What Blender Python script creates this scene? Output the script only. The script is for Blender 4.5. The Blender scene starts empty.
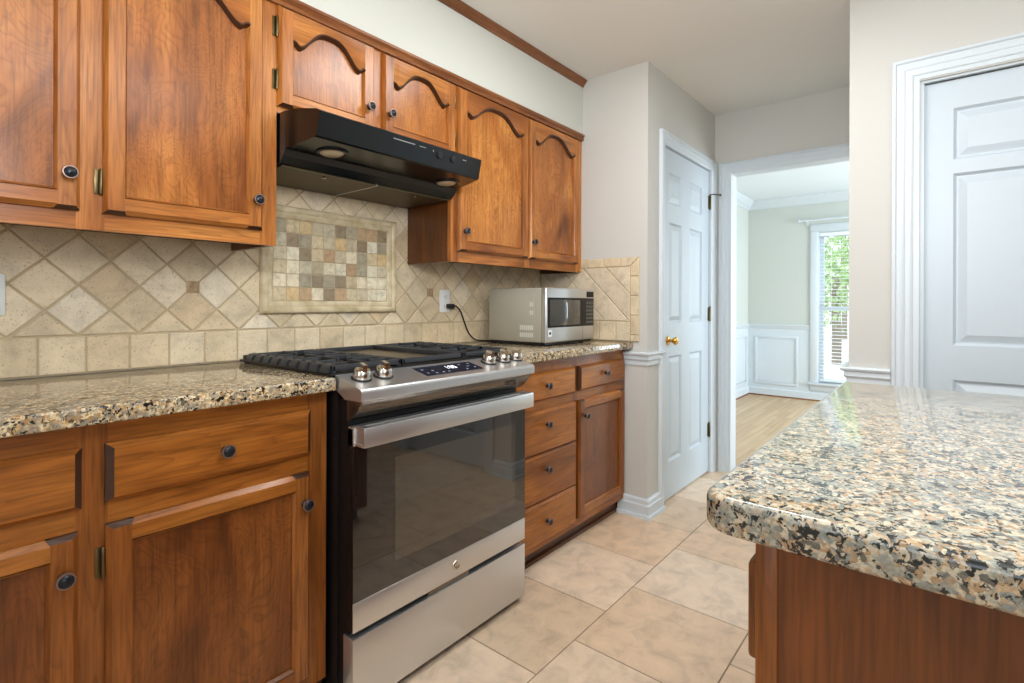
import bpy, bmesh, math, random
from mathutils import Vector, Matrix

# ------------------------------------------------------------------ camera, world, lights, exposure
SC = bpy.context.scene
COL = SC.collection
PI = math.pi

def lin(r, g, b):
    f = lambda c: (c / 255 / 12.92) if c / 255 <= .04045 else ((c / 255 + .055) / 1.055) ** 2.4
    return (f(r), f(g), f(b), 1.0)

cam_d = bpy.data.cameras.new('camera')
cam = bpy.data.objects.new('camera', cam_d)
COL.objects.link(cam)
F = Vector((0.77013, 0.63788, 0.0)); R = Vector((0.63788, -0.77013, 0.00347)); U = Vector((-0.00221, 0.00267, 0.99999))
M = Matrix((R, U, -F)).transposed().to_4x4()
M.translation = Vector((0, 0, 1.18))
cam.matrix_world = M
cam_d.sensor_width = 36.0
cam_d.lens = 520.88 / 1024 * 36
cam_d.shift_y = -(341.5 - 302.82) / 1024
cam_d.clip_start = 0.03
SC.camera = cam

SC.view_settings.view_transform = 'Standard'
SC.view_settings.look = 'None'
SC.view_settings.gamma = 1.0
SC.view_settings.use_curve_mapping = False
SC.view_settings.exposure = 0.0
SC.cycles.use_denoising = True
SC.cycles.max_bounces = 8
SC.cycles.diffuse_bounces = 5
SC.cycles.glossy_bounces = 4
SC.cycles.caustics_reflective = False
SC.cycles.caustics_refractive = False
SC.cycles.sample_clamp_indirect = 6.0

W = bpy.data.worlds.new('sky'); SC.world = W; W.use_nodes = True
W.node_tree.nodes['Background'].inputs[0].default_value = lin(226, 240, 255)
W.node_tree.nodes['Background'].inputs[1].default_value = 2.2

def area(name, loc, target, sx, sy, power, col):
    l = bpy.data.lights.new(name, 'AREA'); l.shape = 'RECTANGLE'; l.size = sx; l.size_y = sy
    l.energy = power; l.color = col
    o = bpy.data.objects.new(name, l); COL.objects.link(o); o.location = loc
    d = Vector(target) - Vector(loc)
    o.rotation_euler = d.to_track_quat('-Z', 'Y').to_euler()
    return o
NEUT = (.955, .98, 1.0); COOL = (.79, .90, 1.0)
area('ceiling_lamp_light', (0.75, -0.55, 2.49), (0.75, -0.55, 0), 1.2, 0.5, 21, NEUT)
area('aisle_lamp_light', (1.75, .66, 2.49), (1.75, .66, 0), 0.6, 0.6, 19, NEUT)
area('bounced_flash_light', (.1, .1, 1.8), (1.0, .5, 2.5), 0.4, 0.4, 34, NEUT)
area('kitchen_window_light', (-1.0, -3.2, 1.55), (1.0, 1.9, 1.0), 2.6, 1.5, 16, NEUT)
area('breakfast_window_light', (-2.45, .2, 1.5), (1.6, 1.0, .9), 1.4, 1.5, 8, NEUT)
area('dining_window_light', (5.6, -2.25, 1.35), (5.4, 1.9, 1.3), 1.6, 1.8, 138, COOL)
area('dining_far_window_light', (7.15, -1.0, 1.25), (4.0, .6, 1.0), .9, 1.7, 36, COOL)
sun_l = bpy.data.lights.new('sun', 'SUN'); sun_l.energy = 1.6; sun_l.angle = .02; sun_l.color = (1, .96, .9)
sun = bpy.data.objects.new('sun', sun_l); COL.objects.link(sun)
sun.rotation_euler = Vector((.45, -.25, -.85)).to_track_quat('-Z', 'Y').to_euler()

# ------------------------------------------------------------------ materials
def mat(name, col=(128, 128, 128), rough=.5, metal=0.0, spec=.5, coat=0.0, emit=None, es=1.0):
    m = bpy.data.materials.new(name); m.use_nodes = True
    b = m.node_tree.nodes['Principled BSDF']
    b.inputs['Base Color'].default_value = lin(*col)
    b.inputs['Roughness'].default_value = rough
    b.inputs['Metallic'].default_value = metal
    b.inputs['Specular IOR Level'].default_value = spec
    b.inputs['Coat Weight'].default_value = coat
    if emit:
        b.inputs['Emission Color'].default_value = lin(*emit); b.inputs['Emission Strength'].default_value = es
    return m

class NT:
    def __init__(s, m): s.t = m.node_tree; s.b = s.t.nodes['Principled BSDF']
    def n(s, typ, **kw):
        nd = s.t.nodes.new(typ)
        for k, v in kw.items(): setattr(nd, k, v)
        return nd
    def l(s, a, b): s.t.links.new(a, b)
    def coords(s, scale=(1, 1, 1), rnd=True):
        tc = s.n('ShaderNodeTexCoord'); mp = s.n('ShaderNodeMapping'); mp.inputs['Scale'].default_value = scale
        if rnd:
            oi = s.n('ShaderNodeObjectInfo'); mu = s.n('ShaderNodeMath', operation='MULTIPLY'); mu.inputs[1].default_value = 37.0
            s.l(oi.outputs['Random'], mu.inputs[0])
            ad = s.n('ShaderNodeVectorMath', operation='ADD'); s.l(tc.outputs['Object'], ad.inputs[0]); s.l(mu.outputs[0], ad.inputs[1])
            s.l(ad.outputs[0], mp.inputs['Vector'])
        else: s.l(tc.outputs['Object'], mp.inputs['Vector'])
        return mp.outputs['Vector']
    def noise(s, vec, scale, detail=3, rough=.5, dist=0.0):
        n = s.n('ShaderNodeTexNoise'); n.inputs['Scale'].default_value = scale; n.inputs['Detail'].default_value = detail
        n.inputs['Roughness'].default_value = rough; n.inputs['Distortion'].default_value = dist
        s.l(vec, n.inputs['Vector']); return n.outputs['Fac']
    def ramp(s, fac, stops, interp='LINEAR'):
        r = s.n('ShaderNodeValToRGB'); cr = r.color_ramp; cr.interpolation = interp
        while len(cr.elements) < len(stops): cr.elements.new(.5)
        for e, (p, c) in zip(cr.elements, stops): e.position = p; e.color = c
        s.l(fac, r.inputs['Fac']); return r.outputs['Color']
    def math(s, op, a, b=None):
        m = s.n('ShaderNodeMath', operation=op)
        for i, v in enumerate((a, b)):
            if v is None: continue
            if isinstance(v, (int, float)): m.inputs[i].default_value = v
            else: s.l(v, m.inputs[i])
        return m.outputs[0]
    def mix(s, fac, a, b, blend='MIX'):
        m = s.n('ShaderNodeMix', data_type='RGBA', blend_type=blend)
        for inp, v in ((m.inputs['Factor'], fac), (m.inputs['A'], a), (m.inputs['B'], b)):
            if isinstance(v, (int, float)): inp.default_value = v
            elif isinstance(v, tuple): inp.default_value = v
            else: s.l(v, inp)
        return m.outputs['Result']
    def bump(s, h, strength=.2, dist=.002):
        b = s.n('ShaderNodeBump'); b.inputs['Strength'].default_value = strength; b.inputs['Distance'].default_value = dist
        s.l(h, b.inputs['Height']); s.l(b.outputs['Normal'], s.b.inputs['Normal'])
    def color(s, c): s.l(c, s.b.inputs['Base Color'])

G = lambda v: (v, v, v, 1)

def wood(name, axis, light, mid, dark, figure=False, rough=.28):
    """stained alder: axis = grain direction (0 x, 1 y, 2 z)"""
    m = mat(name, mid, rough, spec=.45); t = NT(m)
    sc = [26.0, 26.0, 26.0]; sc[axis] = 1.6
    v = t.coords(tuple(sc))
    streak = t.noise(v, 1.0, 4, .6, .6)
    sf = [3.2, 3.2, 3.2]; sf[axis] = 1.15
    v2 = t.coords(tuple(sf))
    blot = t.noise(v2, 1.0, 3, .55, 1.2)
    v3 = t.coords((1, 1, 1))
    if figure:   # swirling rotary cut veneer: fine dense contour lines
        sf3 = [5.5, 5.5, 5.5]; sf3[axis] = 3.0
        ring = t.math('FRACT', t.math('MULTIPLY', t.noise(t.coords(tuple(sf3)), 1.0, 3, .5, 1.4), 19.0))
        line = t.ramp(ring, [(0.0, G(1)), (.16, G(.45)), (.45, G(.05)), (.8, G(0)), (1, G(.5))])
        lf = t.math('MULTIPLY', line, .50)
    else:
        sf3 = [16.0, 16.0, 16.0]; sf3[axis] = 1.5
        ring = t.math('FRACT', t.math('MULTIPLY', t.noise(t.coords(tuple(sf3)), 1.0, 2, .45, .35), 9.0))
        line = t.ramp(ring, [(0.0, G(1)), (.2, G(.4)), (.55, G(.0)), (1, G(.2))])
        lf = t.math('MULTIPLY', line, .46)
    base = t.ramp(blot, [(.28, lin(*dark)), (.46, lin(*mid)), (.70, lin(*light))])
    base = t.mix(lf, base, lin(*dark))
    pore = [170.0, 170.0, 170.0]; pore[axis] = 9.0
    fine = t.noise(t.coords(tuple(pore)), 1.0, 2)
    st = t.mix(1.0, t.ramp(streak, [(.3, G(.74)), (.5, G(1.0)), (.75, G(1.14))]), t.ramp(fine, [(.32, G(.70)), (.55, G(1.0)), (.8, G(1.10))]), 'MULTIPLY')
    t.color(t.mix(1.0, base, st, 'MULTIPLY'))
    t.bump(streak, .05, .001)
    return m

WL, WM, WD = (198, 132, 66), (166, 99, 43), (112, 60, 24)
M_WV = wood('stained_wood_upright', 2, WL, WM, WD)
M_WH = wood('stained_wood_level', 0, WL, WM, WD)
M_WP = wood('stained_wood_panel', 2, WL, WM, WD, True, .25)
M_BV = wood('base_wood_upright_shaded', 2, (158, 95, 42), (132, 75, 29), (90, 48, 18))  # wood of the uppers, darkened: weaker light low down put into the colour
M_BH = wood('base_wood_level_shaded', 0, (184, 118, 52), (156, 92, 35), (106, 58, 20))  # likewise toned down for the dimmer light on the base units
M_BP = wood('base_wood_panel_stain_shaded', 2, (138, 80, 33), (114, 62, 23), (78, 40, 13), True, .3)  # darker panel stain, with the same low shade in its colour
M_SIDE = wood('veneer_side', 2, (116, 68, 31), (96, 53, 22), (70, 37, 14), True)
M_ISL = wood('island_veneer', 2, (146, 84, 36), (122, 68, 27), (92, 48, 17), False, .38)
M_ISLP = wood('island_post', 2, (162, 100, 48), (140, 82, 36), (104, 58, 22))
M_TRIM = wood('dark_trim_wood', 0, (150, 96, 56), (124, 74, 40), (92, 50, 26))
M_END = mat('dark_end_grain', (62, 36, 22), .35)
M_TOE = wood('toe_kick_wood', 0, (110, 66, 34), (88, 50, 26), (64, 36, 18))

M_WALL = mat('wall_paint_greige', (200, 198, 192), .75, spec=.2)
M_SOFF = mat('soffit_paint', (198, 199, 190), .75, spec=.2)
M_CEIL = mat('ceiling_paint', (228, 226, 220), .85, spec=.1)
M_WHITE = mat('white_trim_paint', (206, 214, 219), .38)
M_DOORW = mat('white_door_paint', (192, 203, 210), .4)
M_DIN = mat('dining_wall_paint', (197, 201, 195), .75, spec=.2)
M_DCEIL = mat('dining_ceiling_paint', (222, 230, 234), .85, spec=.1)
for m_ in (M_WALL, M_CEIL, M_DIN):
    t = NT(m_); h_ = t.noise(t.coords((1, 1, 1), False), 180, 2); t.bump(h_, .06, .001)

def steel(name, col, rough, axis=0):
    m = mat(name, col, rough, .9); t = NT(m)
    s = [900.0, 900.0, 900.0]; s[axis] = 4.0
    n_ = t.noise(t.coords(tuple(s)), 1.0, 2)
    t.l(t.math('ADD', t.math('MULTIPLY', n_, .16), rough - .08), t.b.inputs['Roughness'])
    t.bump(n_, .05, .0005)
    return m
M_STEEL = steel('brushed_steel', (210, 210, 210), .33)
M_STEELD = steel('dark_polished_steel', (120, 112, 104), .16)
M_CHROME = mat('knob_chrome', (214, 206, 196), .16, 1.0)
M_BLACK = mat('black_enamel', (13, 13, 15), .42, spec=.35)
M_BLACKM = mat('black_matte', (20, 20, 22), .55)
M_IRON = mat('cast_iron', (42, 44, 48), .45, spec=.5)
M_GLASS = mat('oven_black_glass', (22, 20, 20), .035, spec=.85, coat=.8)
M_GLASSI = mat('oven_inner_window', (74, 66, 52), .05, spec=.85, coat=.8)
t = NT(M_GLASSI)
vo = t.n('ShaderNodeTexVoronoi'); vo.inputs['Scale'].default_value = 70; vo.inputs['Randomness'].default_value = .1
t.l(t.coords((1, 1, 1), False), vo.inputs['Vector'])
t.color(t.ramp(vo.outputs['Distance'], [(.2, lin(66, 59, 47)), (.6, lin(57, 51, 42))]))
M_HOOD = mat('hood_black_gloss', (9, 12, 14), .2, spec=.5)
M_HOODF = mat('hood_filter_mesh', (96, 84, 62), .45, .7)
t = NT(M_HOODF); t.bump(t.noise(t.coords((1, 1, 1), False), 420, 1), .6, .003)
M_LENS = mat('lamp_lens_glass', (190, 176, 148), .25)
M_BRASS = mat('polished_brass', (212, 164, 78), .18, 1.0)
M_ABRASS = mat('antique_brass', (104, 90, 62), .36, 1.0)
M_BRONZE = mat('oil_rubbed_bronze', (40, 42, 48), .28, .6)
M_COPPER = mat('copper_edge', (140, 118, 108), .4, .8)
M_PLATE = mat('white_plastic', (232, 234, 232), .35)
M_SLOT = mat('dark_slot', (30, 28, 26), .6)
M_CORD = mat('black_rubber', (16, 16, 16), .45)
M_MWSIDE = mat('microwave_grey_paint', (176, 172, 158), .32, .25)
M_MWPRINT = mat('microwave_vent_light', (206, 204, 194), .45)
M_MWWIN = mat('microwave_window', (66, 64, 58), .06, spec=.9)
M_KEY = mat('keypad_buttons', (92, 92, 88), .4)
M_DISP = mat('display_glass', (34, 38, 50), .12)
M_ICON = mat('display_icons', (130, 138, 150), .5, emit=(190, 200, 220), es=.05)
M_DIGIT = mat('display_digits', (255, 255, 255), .5, emit=(240, 246, 255), es=.9)
M_BLIND = mat('blind_vinyl', (240, 244, 246), .5)

def granite(name, bright, sc, vs=(.46, .60), bt=.56):
    m = mat(name, (190, 170, 140), .07, spec=.55); t = NT(m)
    v = t.coords((1, 1, 1), False)
    wn = t.n('ShaderNodeTexNoise'); wn.inputs['Scale'].default_value = 48 * sc; wn.inputs['Detail'].default_value = 3; t.l(v, wn.inputs['Vector'])
    sb = t.n('ShaderNodeVectorMath', operation='SUBTRACT'); t.l(wn.outputs['Color'], sb.inputs[0]); sb.inputs[1].default_value = (.5, .5, .5)
    sl = t.n('ShaderNodeVectorMath', operation='SCALE'); t.l(sb.outputs[0], sl.inputs[0]); sl.inputs['Scale'].default_value = .022 / sc
    ad = t.n('ShaderNodeVectorMath', operation='ADD'); t.l(v, ad.inputs[0]); t.l(sl.outputs[0], ad.inputs[1])
    vo = t.n('ShaderNodeTexVoronoi'); vo.inputs['Scale'].default_value = 105 * sc; t.l(ad.outputs[0], vo.inputs['Vector'])
    sep = t.n('ShaderNodeSeparateColor'); t.l(vo.outputs['Color'], sep.inputs[0])
    cream, tan, gold, grey, dk, blk = bright
    c1 = t.ramp(sep.outputs[0], [(0, lin(*cream)), (.30, lin(*tan)), (.50, lin(*gold)), (.64, lin(*cream)), (.74, lin(*grey)), (.88, lin(*dk))], 'CONSTANT')
    vein = t.noise(ad.outputs[0], 34 * sc, 4, .62, .4)
    c2 = t.mix(t.ramp(vein, [(vs[0], G(0)), (vs[1], G(.85))]), c1, lin(*grey))
    spk = t.noise(ad.outputs[0], 82 * sc, 3, .6, .3)
    clu = t.noise(v, 24 * sc, 2)
    k = t.math('ADD', spk, t.math('MULTIPLY', t.math('SUBTRACT', clu, .5), .55))
    c3 = t.mix(t.ramp(k, [(bt, G(0)), (bt + .045, G(1))]), c2, lin(*blk))
    fine = t.noise(v, 260, 2)
    t.color(t.mix(.5, c3, t.ramp(fine, [(.3, G(.55)), (.7, G(1.25))]), 'MULTIPLY'))
    return m
M_GRAN = granite('granite_counter', ((220, 202, 166), (196, 164, 116), (172, 132, 84), (150, 140, 122), (92, 82, 68), (34, 32, 30)), 1.5)
M_GRANI = granite('granite_island', ((208, 198, 174), (200, 174, 140), (180, 150, 114), (150, 154, 146), (108, 104, 94), (46, 50, 50)), 1.75, (.47, .62), .552)

def tile_mat(name, rough, pit=0.0, mott=.25, scale=9.0, bumps=.25):
    m = mat(name, (200, 180, 150), rough); t = NT(m)
    at = t.n('ShaderNodeAttribute'); at.attribute_name = 'tint'
    v = t.coords((1, 1, 1), False)
    n1 = t.noise(v, scale, 5, .62, .5)
    c = t.mix(1.0, at.outputs['Color'], t.ramp(n1, [(.28, G(1 - mott)), (.5, G(1)), (.75, G(1 + mott * .6))]), 'MULTIPLY')
    n2 = t.noise(v, scale * 14, 3, .7)
    c = t.mix(t.ramp(n2, [(.30, G(pit)), (.40, G(0))]), c, lin(120, 96, 66))
    t.color(c); t.bump(n2, bumps, .002)
    return m
M_TRAV = tile_mat('travertine_tile', .5, .8, .26, 14)
M_MOS = tile_mat('tumbled_mosaic', .5, .75, .34, 42)
M_FTILE = tile_mat('ceramic_floor_tile', .36, .12, .26, 11, .08)
M_GROUT = mat('beige_grout', (190, 172, 140), .85)
M_GROUTF = mat('grey_floor_grout', (134, 116, 98), .85)
M_STONE = mat('stone_moulding', (206, 190, 154), .5)
t = NT(M_STONE); nn = t.noise(t.coords((1, 1, 1)), 22, 4)
t.color(t.ramp(nn, [(.3, lin(184, 164, 124)), (.6, lin(214, 198, 164))]))

M_OAK = mat('oak_floor', (196, 166, 130), .4); t = NT(M_OAK)
v = t.coords((1, 1, 1), False)
br = t.n('ShaderNodeTexBrick'); br.inputs['Scale'].default_value = 1.0; br.inputs['Brick Width'].default_value = .9; br.inputs['Row Height'].default_value = .06
br.inputs['Mortar Size'].default_value = .0012; br.inputs['Color1'].default_value = lin(206, 176, 138); br.inputs['Color2'].default_value = lin(188, 154, 114); br.inputs['Mortar'].default_value = lin(140, 110, 80)
br.offset = .37; t.l(v, br.inputs['Vector'])
gr = t.noise(t.coords((2, 40, 2), False), 1.0, 4)
t.color(t.mix(1.0, br.outputs['Color'], t.ramp(gr, [(.3, G(.88)), (.7, G(1.06))]), 'MULTIPLY'))

def leafmat(name, c1, c2):
    m = mat(name, c1, .55); t = NT(m); n_ = t.noise(t.coords((1, 1, 1)), 3.0, 3)
    t.color(t.ramp(n_, [(.35, lin(*c1)), (.65, lin(*c2))])); return m
M_LEAF = leafmat('tree_leaves', (136, 172, 100), (190, 214, 152))
M_BARK = mat('tree_bark', (140, 128, 110), .9)
M_YARD = leafmat('yard_ground', (204, 198, 186), (226, 222, 214))

# ------------------------------------------------------------------ mesh building
class MB:
    def __init__(s): s.v = []; s.f = []; s.m = []; s.sm = []; s.tint = []
    def add(s, verts, faces, mi=0, smooth=False, tint=None):
        o = len(s.v); s.v += [tuple(p) for p in verts]
        for f in faces:
            s.f.append([i + o for i in f]); s.m.append(mi); s.sm.append(smooth); s.tint.append(tint)
        return s
    def bm(s, b, mi=0, smooth=False):
        b.verts.index_update()
        s.add([v.co[:] for v in b.verts], [[v.index for v in f.verts] for f in b.faces], mi, smooth); b.free(); return s
    def box(s, x0, x1, y0, y1, z0, z1, mi=0, bev=0.0, seg=2):
        b = bmesh.new()
        r = bmesh.ops.create_cube(b, size=1.0)
        for v in b.verts:
            v.co = Vector((x0 + (v.co.x + .5) * (x1 - x0), y0 + (v.co.y + .5) * (y1 - y0), z0 + (v.co.z + .5) * (z1 - z0)))
        if bev > 0:
            bmesh.ops.bevel(b, geom=list(b.edges), offset=min(bev, .49 * min(abs(x1 - x0), abs(y1 - y0), abs(z1 - z0))), segments=seg, profile=.5, affect='EDGES')
        return s.bm(b, mi, bev > 0)
    def prism(s, prof, axis, a0, a1, mi=0, smooth=False, mis=None):
        """prof: closed polygon of the two other axes in order (x,y,z minus axis)"""
        def P(p, a):
            q = list(p); q.insert(axis, a); return q
        n = len(prof); vs = [P(p, a0) for p in prof] + [P(p, a1) for p in prof]
        ar = sum(prof[i][0] * prof[(i + 1) % n][1] - prof[(i + 1) % n][0] * prof[i][1] for i in range(n))
        for i in range(n):
            j = (i + 1) % n
            s.add([vs[i], vs[j], vs[n + j], vs[n + i]], [[0, 1, 2, 3]], mis[i] if mis else mi, smooth)
        s.add(vs, [list(range(n))[::-1], list(range(n, 2 * n))], mi)
        return s
    def lathe(s, prof, c, d, n=20, mi=0, mis=None):
        """prof: (radius, height along d) from the base c"""
        d = Vector(d).normalized(); a = d.orthogonal().normalized(); b_ = d.cross(a); c = Vector(c)
        vs = []
        for r, h in prof:
            for k in range(n):
                w = 2 * PI * k / n
                vs.append((c + d * h + (a * math.cos(w) + b_ * math.sin(w)) * max(r, 1e-5))[:])
        for i in range(len(prof) - 1):
            fs = [[i * n + k, i * n + (k + 1) % n, (i + 1) * n + (k + 1) % n, (i + 1) * n + k] for k in range(n)]
            o = len(s.v)
            s.add(vs[i * n:(i + 2) * n], [[q - i * n for q in f] for f in fs], mis[i] if mis else mi, True)
        return s
    def tube(s, pts, r, n=8, mi=0, closed=False, flat=None):
        pts = [Vector(p) for p in pts]; vs = []; N = len(pts)
        up = Vector((0, 0, 1)); prev = None
        for i, p in enumerate(pts):
            if closed: t_ = pts[(i + 1) % N] - pts[i - 1]
            else: t_ = pts[min(i + 1, N - 1)] - pts[max(i - 1, 0)]
            t_.normalize()
            if prev is None:
                a = t_.cross(up)
                if a.length < 1e-3: a = t_.cross(Vector((0, 1, 0)))
            else: a = prev - t_ * prev.dot(t_)
            a.normalize(); prev = a; b_ = t_.cross(a)
            for k in range(n):
                w = 2 * PI * k / n
                vs.append((p + (a * math.cos(w) + b_ * math.sin(w)) * r)[:])
        fs = []
        for i in range(N if closed else N - 1):
            j = (i + 1) % N
            fs += [[i * n + k, i * n + (k + 1) % n, j * n + (k + 1) % n, j * n + k] for k in range(n)]
        if not closed: fs += [list(range(n))[::-1], [(N - 1) * n + k for k in range(n)]]
        return s.add(vs, fs, mi, True)
    def quad(s, a, b, c, d, mi=0): return s.add([a, b, c, d], [[0, 1, 2, 3]], mi)

ORG = {}
def obj(name, mb, mats, parent=None, origin=None, fix=True):
    """links mb as ONE mesh object; its vertices are given in world coordinates"""
    if not isinstance(mats, (list, tuple)): mats = [mats]
    if parent is not None:
        po = ORG[parent.name]; o0 = Vector(po)
    else:
        if origin is None:
            xs = [p[0] for p in mb.v]; ys = [p[1] for p in mb.v]; zs = [p[2] for p in mb.v]
            origin = ((min(xs) + max(xs)) / 2, (min(ys) + max(ys)) / 2, min(zs))
        o0 = Vector(origin)
    me = bpy.data.meshes.new(name)
    me.from_pydata([(Vector(p) - o0)[:] for p in mb.v], [], mb.f)
    for m_ in mats: me.materials.append(m_)
    for p, mi, sm in zip(me.polygons, mb.m, mb.sm): p.material_index = mi; p.use_smooth = sm
    if any(t_ is not None for t_ in mb.tint):
        ca = me.color_attributes.new('tint', 'FLOAT_COLOR', 'CORNER')
        for p, t_ in zip(me.polygons, mb.tint):
            for li in p.loop_indices: ca.data[li].color = t_ or (1, 1, 1, 1)
    if fix:
        b = bmesh.new(); b.from_mesh(me)
        bmesh.ops.remove_doubles(b, verts=b.verts, dist=1e-6)
        bmesh.ops.recalc_face_normals(b, faces=b.faces); b.to_mesh(me); b.free()
    if any(mb.sm): me.set_sharp_from_angle(angle=math.radians(42))
    me.update()
    o = bpy.data.objects.new(name, me); COL.objects.link(o)
    if parent is not None: o.parent = parent
    else: o.location = o0
    ORG[o.name] = tuple(o0)
    return o
def thing(name, label, cat, loc, group=None):
    o = bpy.data.objects.new(name, None); COL.objects.link(o); o.location = loc; o.empty_display_size = .1
    ORG[o.name] = tuple(loc); return tag(o, label, cat, group)
def tag(o, label, cat, group=None):
    o['label'] = label; o['category'] = cat
    if group: o['group'] = group
    return o
def struct(name, mb, mats, label=None, cat=None, origin=(0, 0, 0), parent=None, fix=True):
    o = obj(name, mb, mats, parent, origin, fix)
    if parent is None:
        o['kind'] = 'structure'
        if label: o['label'] = label; o['category'] = cat
    return o

# ------------------------------------------------------------------ key planes
XP = 2.679; YP = 1.253; XF = 3.769; YB = 1.985; ZC = 2.512; ZT = .964; YCF = 1.338
YFB = 1.388; YFU = 1.679; ZU0 = 1.363; ZU1 = 2.186; YS = 1.672
XD = 7.247; YDL = 1.975

# ------------------------------------------------------------------ shell
b = MB().box(-2.6, XP, YB, YB + .1, 0, ZC)
struct('wall_back', b, M_WALL, 'greige kitchen wall behind the tiled backsplash', 'wall')
struct('wall_soffit', MB().box(-2.6, XP, YS, YB, ZU1, ZC), M_SOFF, 'pale painted soffit wall above the upper cabinets', 'wall')
b = MB().box(XP, XP + .11, YP + .11, YB + .1, 0, ZC)
b.box(XP, 2.888, YP, YP + .11, 0, ZC).box(2.888, 3.694, YP, YP + .11, 2.112, ZC).box(3.694, XF, YP, YP + .11, 0, ZC)
struct('wall_pantry', b, M_WALL, 'greige wall corner that holds the white pantry door', 'wall')
b = MB().box(XF, XF + .11, 1.15, YDL, 0, ZC).box(XF, XF + .11, .20, .26, 0, ZC).box(XF, XF + .11, .26, 1.15, 2.09, ZC)
struct('wall_far', b, M_WALL, 'greige wall over the cased opening to the dining room', 'wall')
b = MB().box(XP, XP + .11, .085, .317, 0, ZC).box(XP, XP + .11, -.80, .085, 2.085, ZC).box(XP, XP + .11, -3.4, -.80, 0, ZC)
b.box(XP + .11, XF, .207, .317, 0, ZC)
struct('wall_right', b, M_WALL, 'greige wall with the white door beyond the island', 'wall')
b = MB().box(-2.6, -2.5, -3.4, YB, 0, .9).box(-2.6, -2.5, -3.4, YB, 2.25, ZC).box(-2.6, -2.5, .95, YB, .9, 2.25).box(-2.6, -2.5, -3.4, -.6, .9, 2.25)
struct('wall_left', b, M_WALL)
b = MB().box(-2.6, XP + .11, -3.5, -3.4, 0, .8).box(-2.6, XP + .11, -3.5, -3.4, 2.3, ZC).box(-2.6, -2.3, -3.5, -3.4, .8, 2.3).box(.3, XP + .11, -3.5, -3.4, .8, 2.3)
struct('wall_front', b, M_WALL)
struct('ceiling', MB().box(-2.6, XF + .05, -3.5, YB + .1, ZC, ZC + .05), M_CEIL, 'flat pale ceiling of the kitchen', 'ceiling')
struct('ceiling_dining', MB().box(XF + .05, XD + .1, -2.6, YDL + .1, ZC, ZC + .05), M_DCEIL, 'bright white ceiling of the dining room', 'ceiling')
# dining room
b = MB().box(XF + .11, XD + .1, YDL, YDL + .1, 0, ZC)
struct('wall_dining_left', b, M_DIN, 'sage painted left wall of the dining room', 'wall')
WY0, WY1, WZ0, WZ1 = .30, 1.185, .215, 2.065
b = MB().box(XD, XD + .12, WY1, YDL, 0, ZC).box(XD, XD + .12, -2.6, WY0, 0, ZC).box(XD, XD + .12, WY0, WY1, 0, WZ0).box(XD, XD + .12, WY0, WY1, WZ1, ZC)
struct('wall_dining_far', b, M_DIN, 'sage painted dining room wall holding the window', 'wall')
b = MB().box(XF + .11, 4.6, -2.6, -2.5, 0, ZC).box(6.6, XD, -2.6, -2.5, 0, ZC).box(4.6, 6.6, -2.6, -2.5, 0, .3).box(4.6, 6.6, -2.6, -2.5, 2.3, ZC).box(XF, XF + .11, -2.6, .2, 0, ZC)
struct('wall_dining_right', b, M_DIN)
struct('floor_dining', MB().box(3.848, XD + .1, -2.6, YDL + .1, -.05, 0), M_OAK, 'light oak plank floor of the dining room', 'floor')

# ------------------------------------------------------------------ tiles
rnd = random.Random(7)
def clip(poly, u0, u1, v0, v1):
    def half(ps, ax, lim, sgn):
        out = []
        for i in range(len(ps)):
            a, c = ps[i], ps[(i + 1) % len(ps)]
            ia, ic = sgn * (a[ax] - lim) >= -1e-9, sgn * (c[ax] - lim) >= -1e-9
            if ia: out.append(a)
            if ia != ic:
                t_ = (lim - a[ax]) / (c[ax] - a[ax]); out.append((a[0] + t_ * (c[0] - a[0]), a[1] + t_ * (c[1] - a[1])))
        return out
    for ax, lim, s_ in ((0, u0, 1), (0, u1, -1), (1, v0, 1), (1, v1, -1)):
        if poly: poly = half(poly, ax, lim, s_)
    return poly
def area2(p): return sum(p[i][0] * p[(i + 1) % len(p)][1] - p[(i + 1) % len(p)][0] * p[i][1] for i in range(len(p))) / 2
def dedupe(p):
    out = []
    for q in p:
        if not out or math.hypot(q[0] - out[-1][0], q[1] - out[-1][1]) > .009: out.append(q)
    if len(out) > 1 and math.hypot(out[0][0] - out[-1][0], out[0][1] - out[-1][1]) < .009: out.pop()
    return out
def inset(p, g):
    p = dedupe(p)
    if len(p) < 3: return None
    if area2(p) < 0: p = p[::-1]
    n = len(p); L = []
    for i in range(n):
        a, c = p[i], p[(i + 1) % n]; dx, dy = c[0] - a[0], c[1] - a[1]; l_ = math.hypot(dx, dy)
        L.append((a[0] - dy / l_ * g, a[1] + dx / l_ * g, dx / l_, dy / l_))
    out = []
    for i in range(n):
        x1, y1, dx1, dy1 = L[i - 1]; x2, y2, dx2, dy2 = L[i]
        cr = dx1 * dy2 - dy1 * dx2
        if abs(cr) < 1e-6: out.append((x2, y2)); continue
        t_ = ((x2 - x1) * dy2 - (y2 - y1) * dx2) / cr
        out.append((x1 + dx1 * t_, y1 + dy1 * t_))
    if area2(out) < 2e-5: return None
    for i in range(n):   # every edge must keep its direction
        a, c = out[i], out[(i + 1) % n]
        if (c[0] - a[0]) * L[i][2] + (c[1] - a[1]) * L[i][3] < 0: return None
    return out
def tile(b, poly, place, g, th, col, bev=.0025):
    a = inset(poly, g)
    if not a: return
    c = inset(a, bev)
    if not c: return
    n = len(a)
    vs = [place(u, v, 0) for u, v in a] + [place(u, v, th - bev * .7) for u, v in a] + [place(u, v, th) for u, v in c]
    fs = []
    for k in (0, 1):
        for i in range(n): fs.append([k * n + i, k * n + (i + 1) % n, (k + 1) * n + (i + 1) % n, (k + 1) * n + i])
    b.add(vs, fs + [list(range(2 * n, 3 * n))], 0, False, col)
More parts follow.
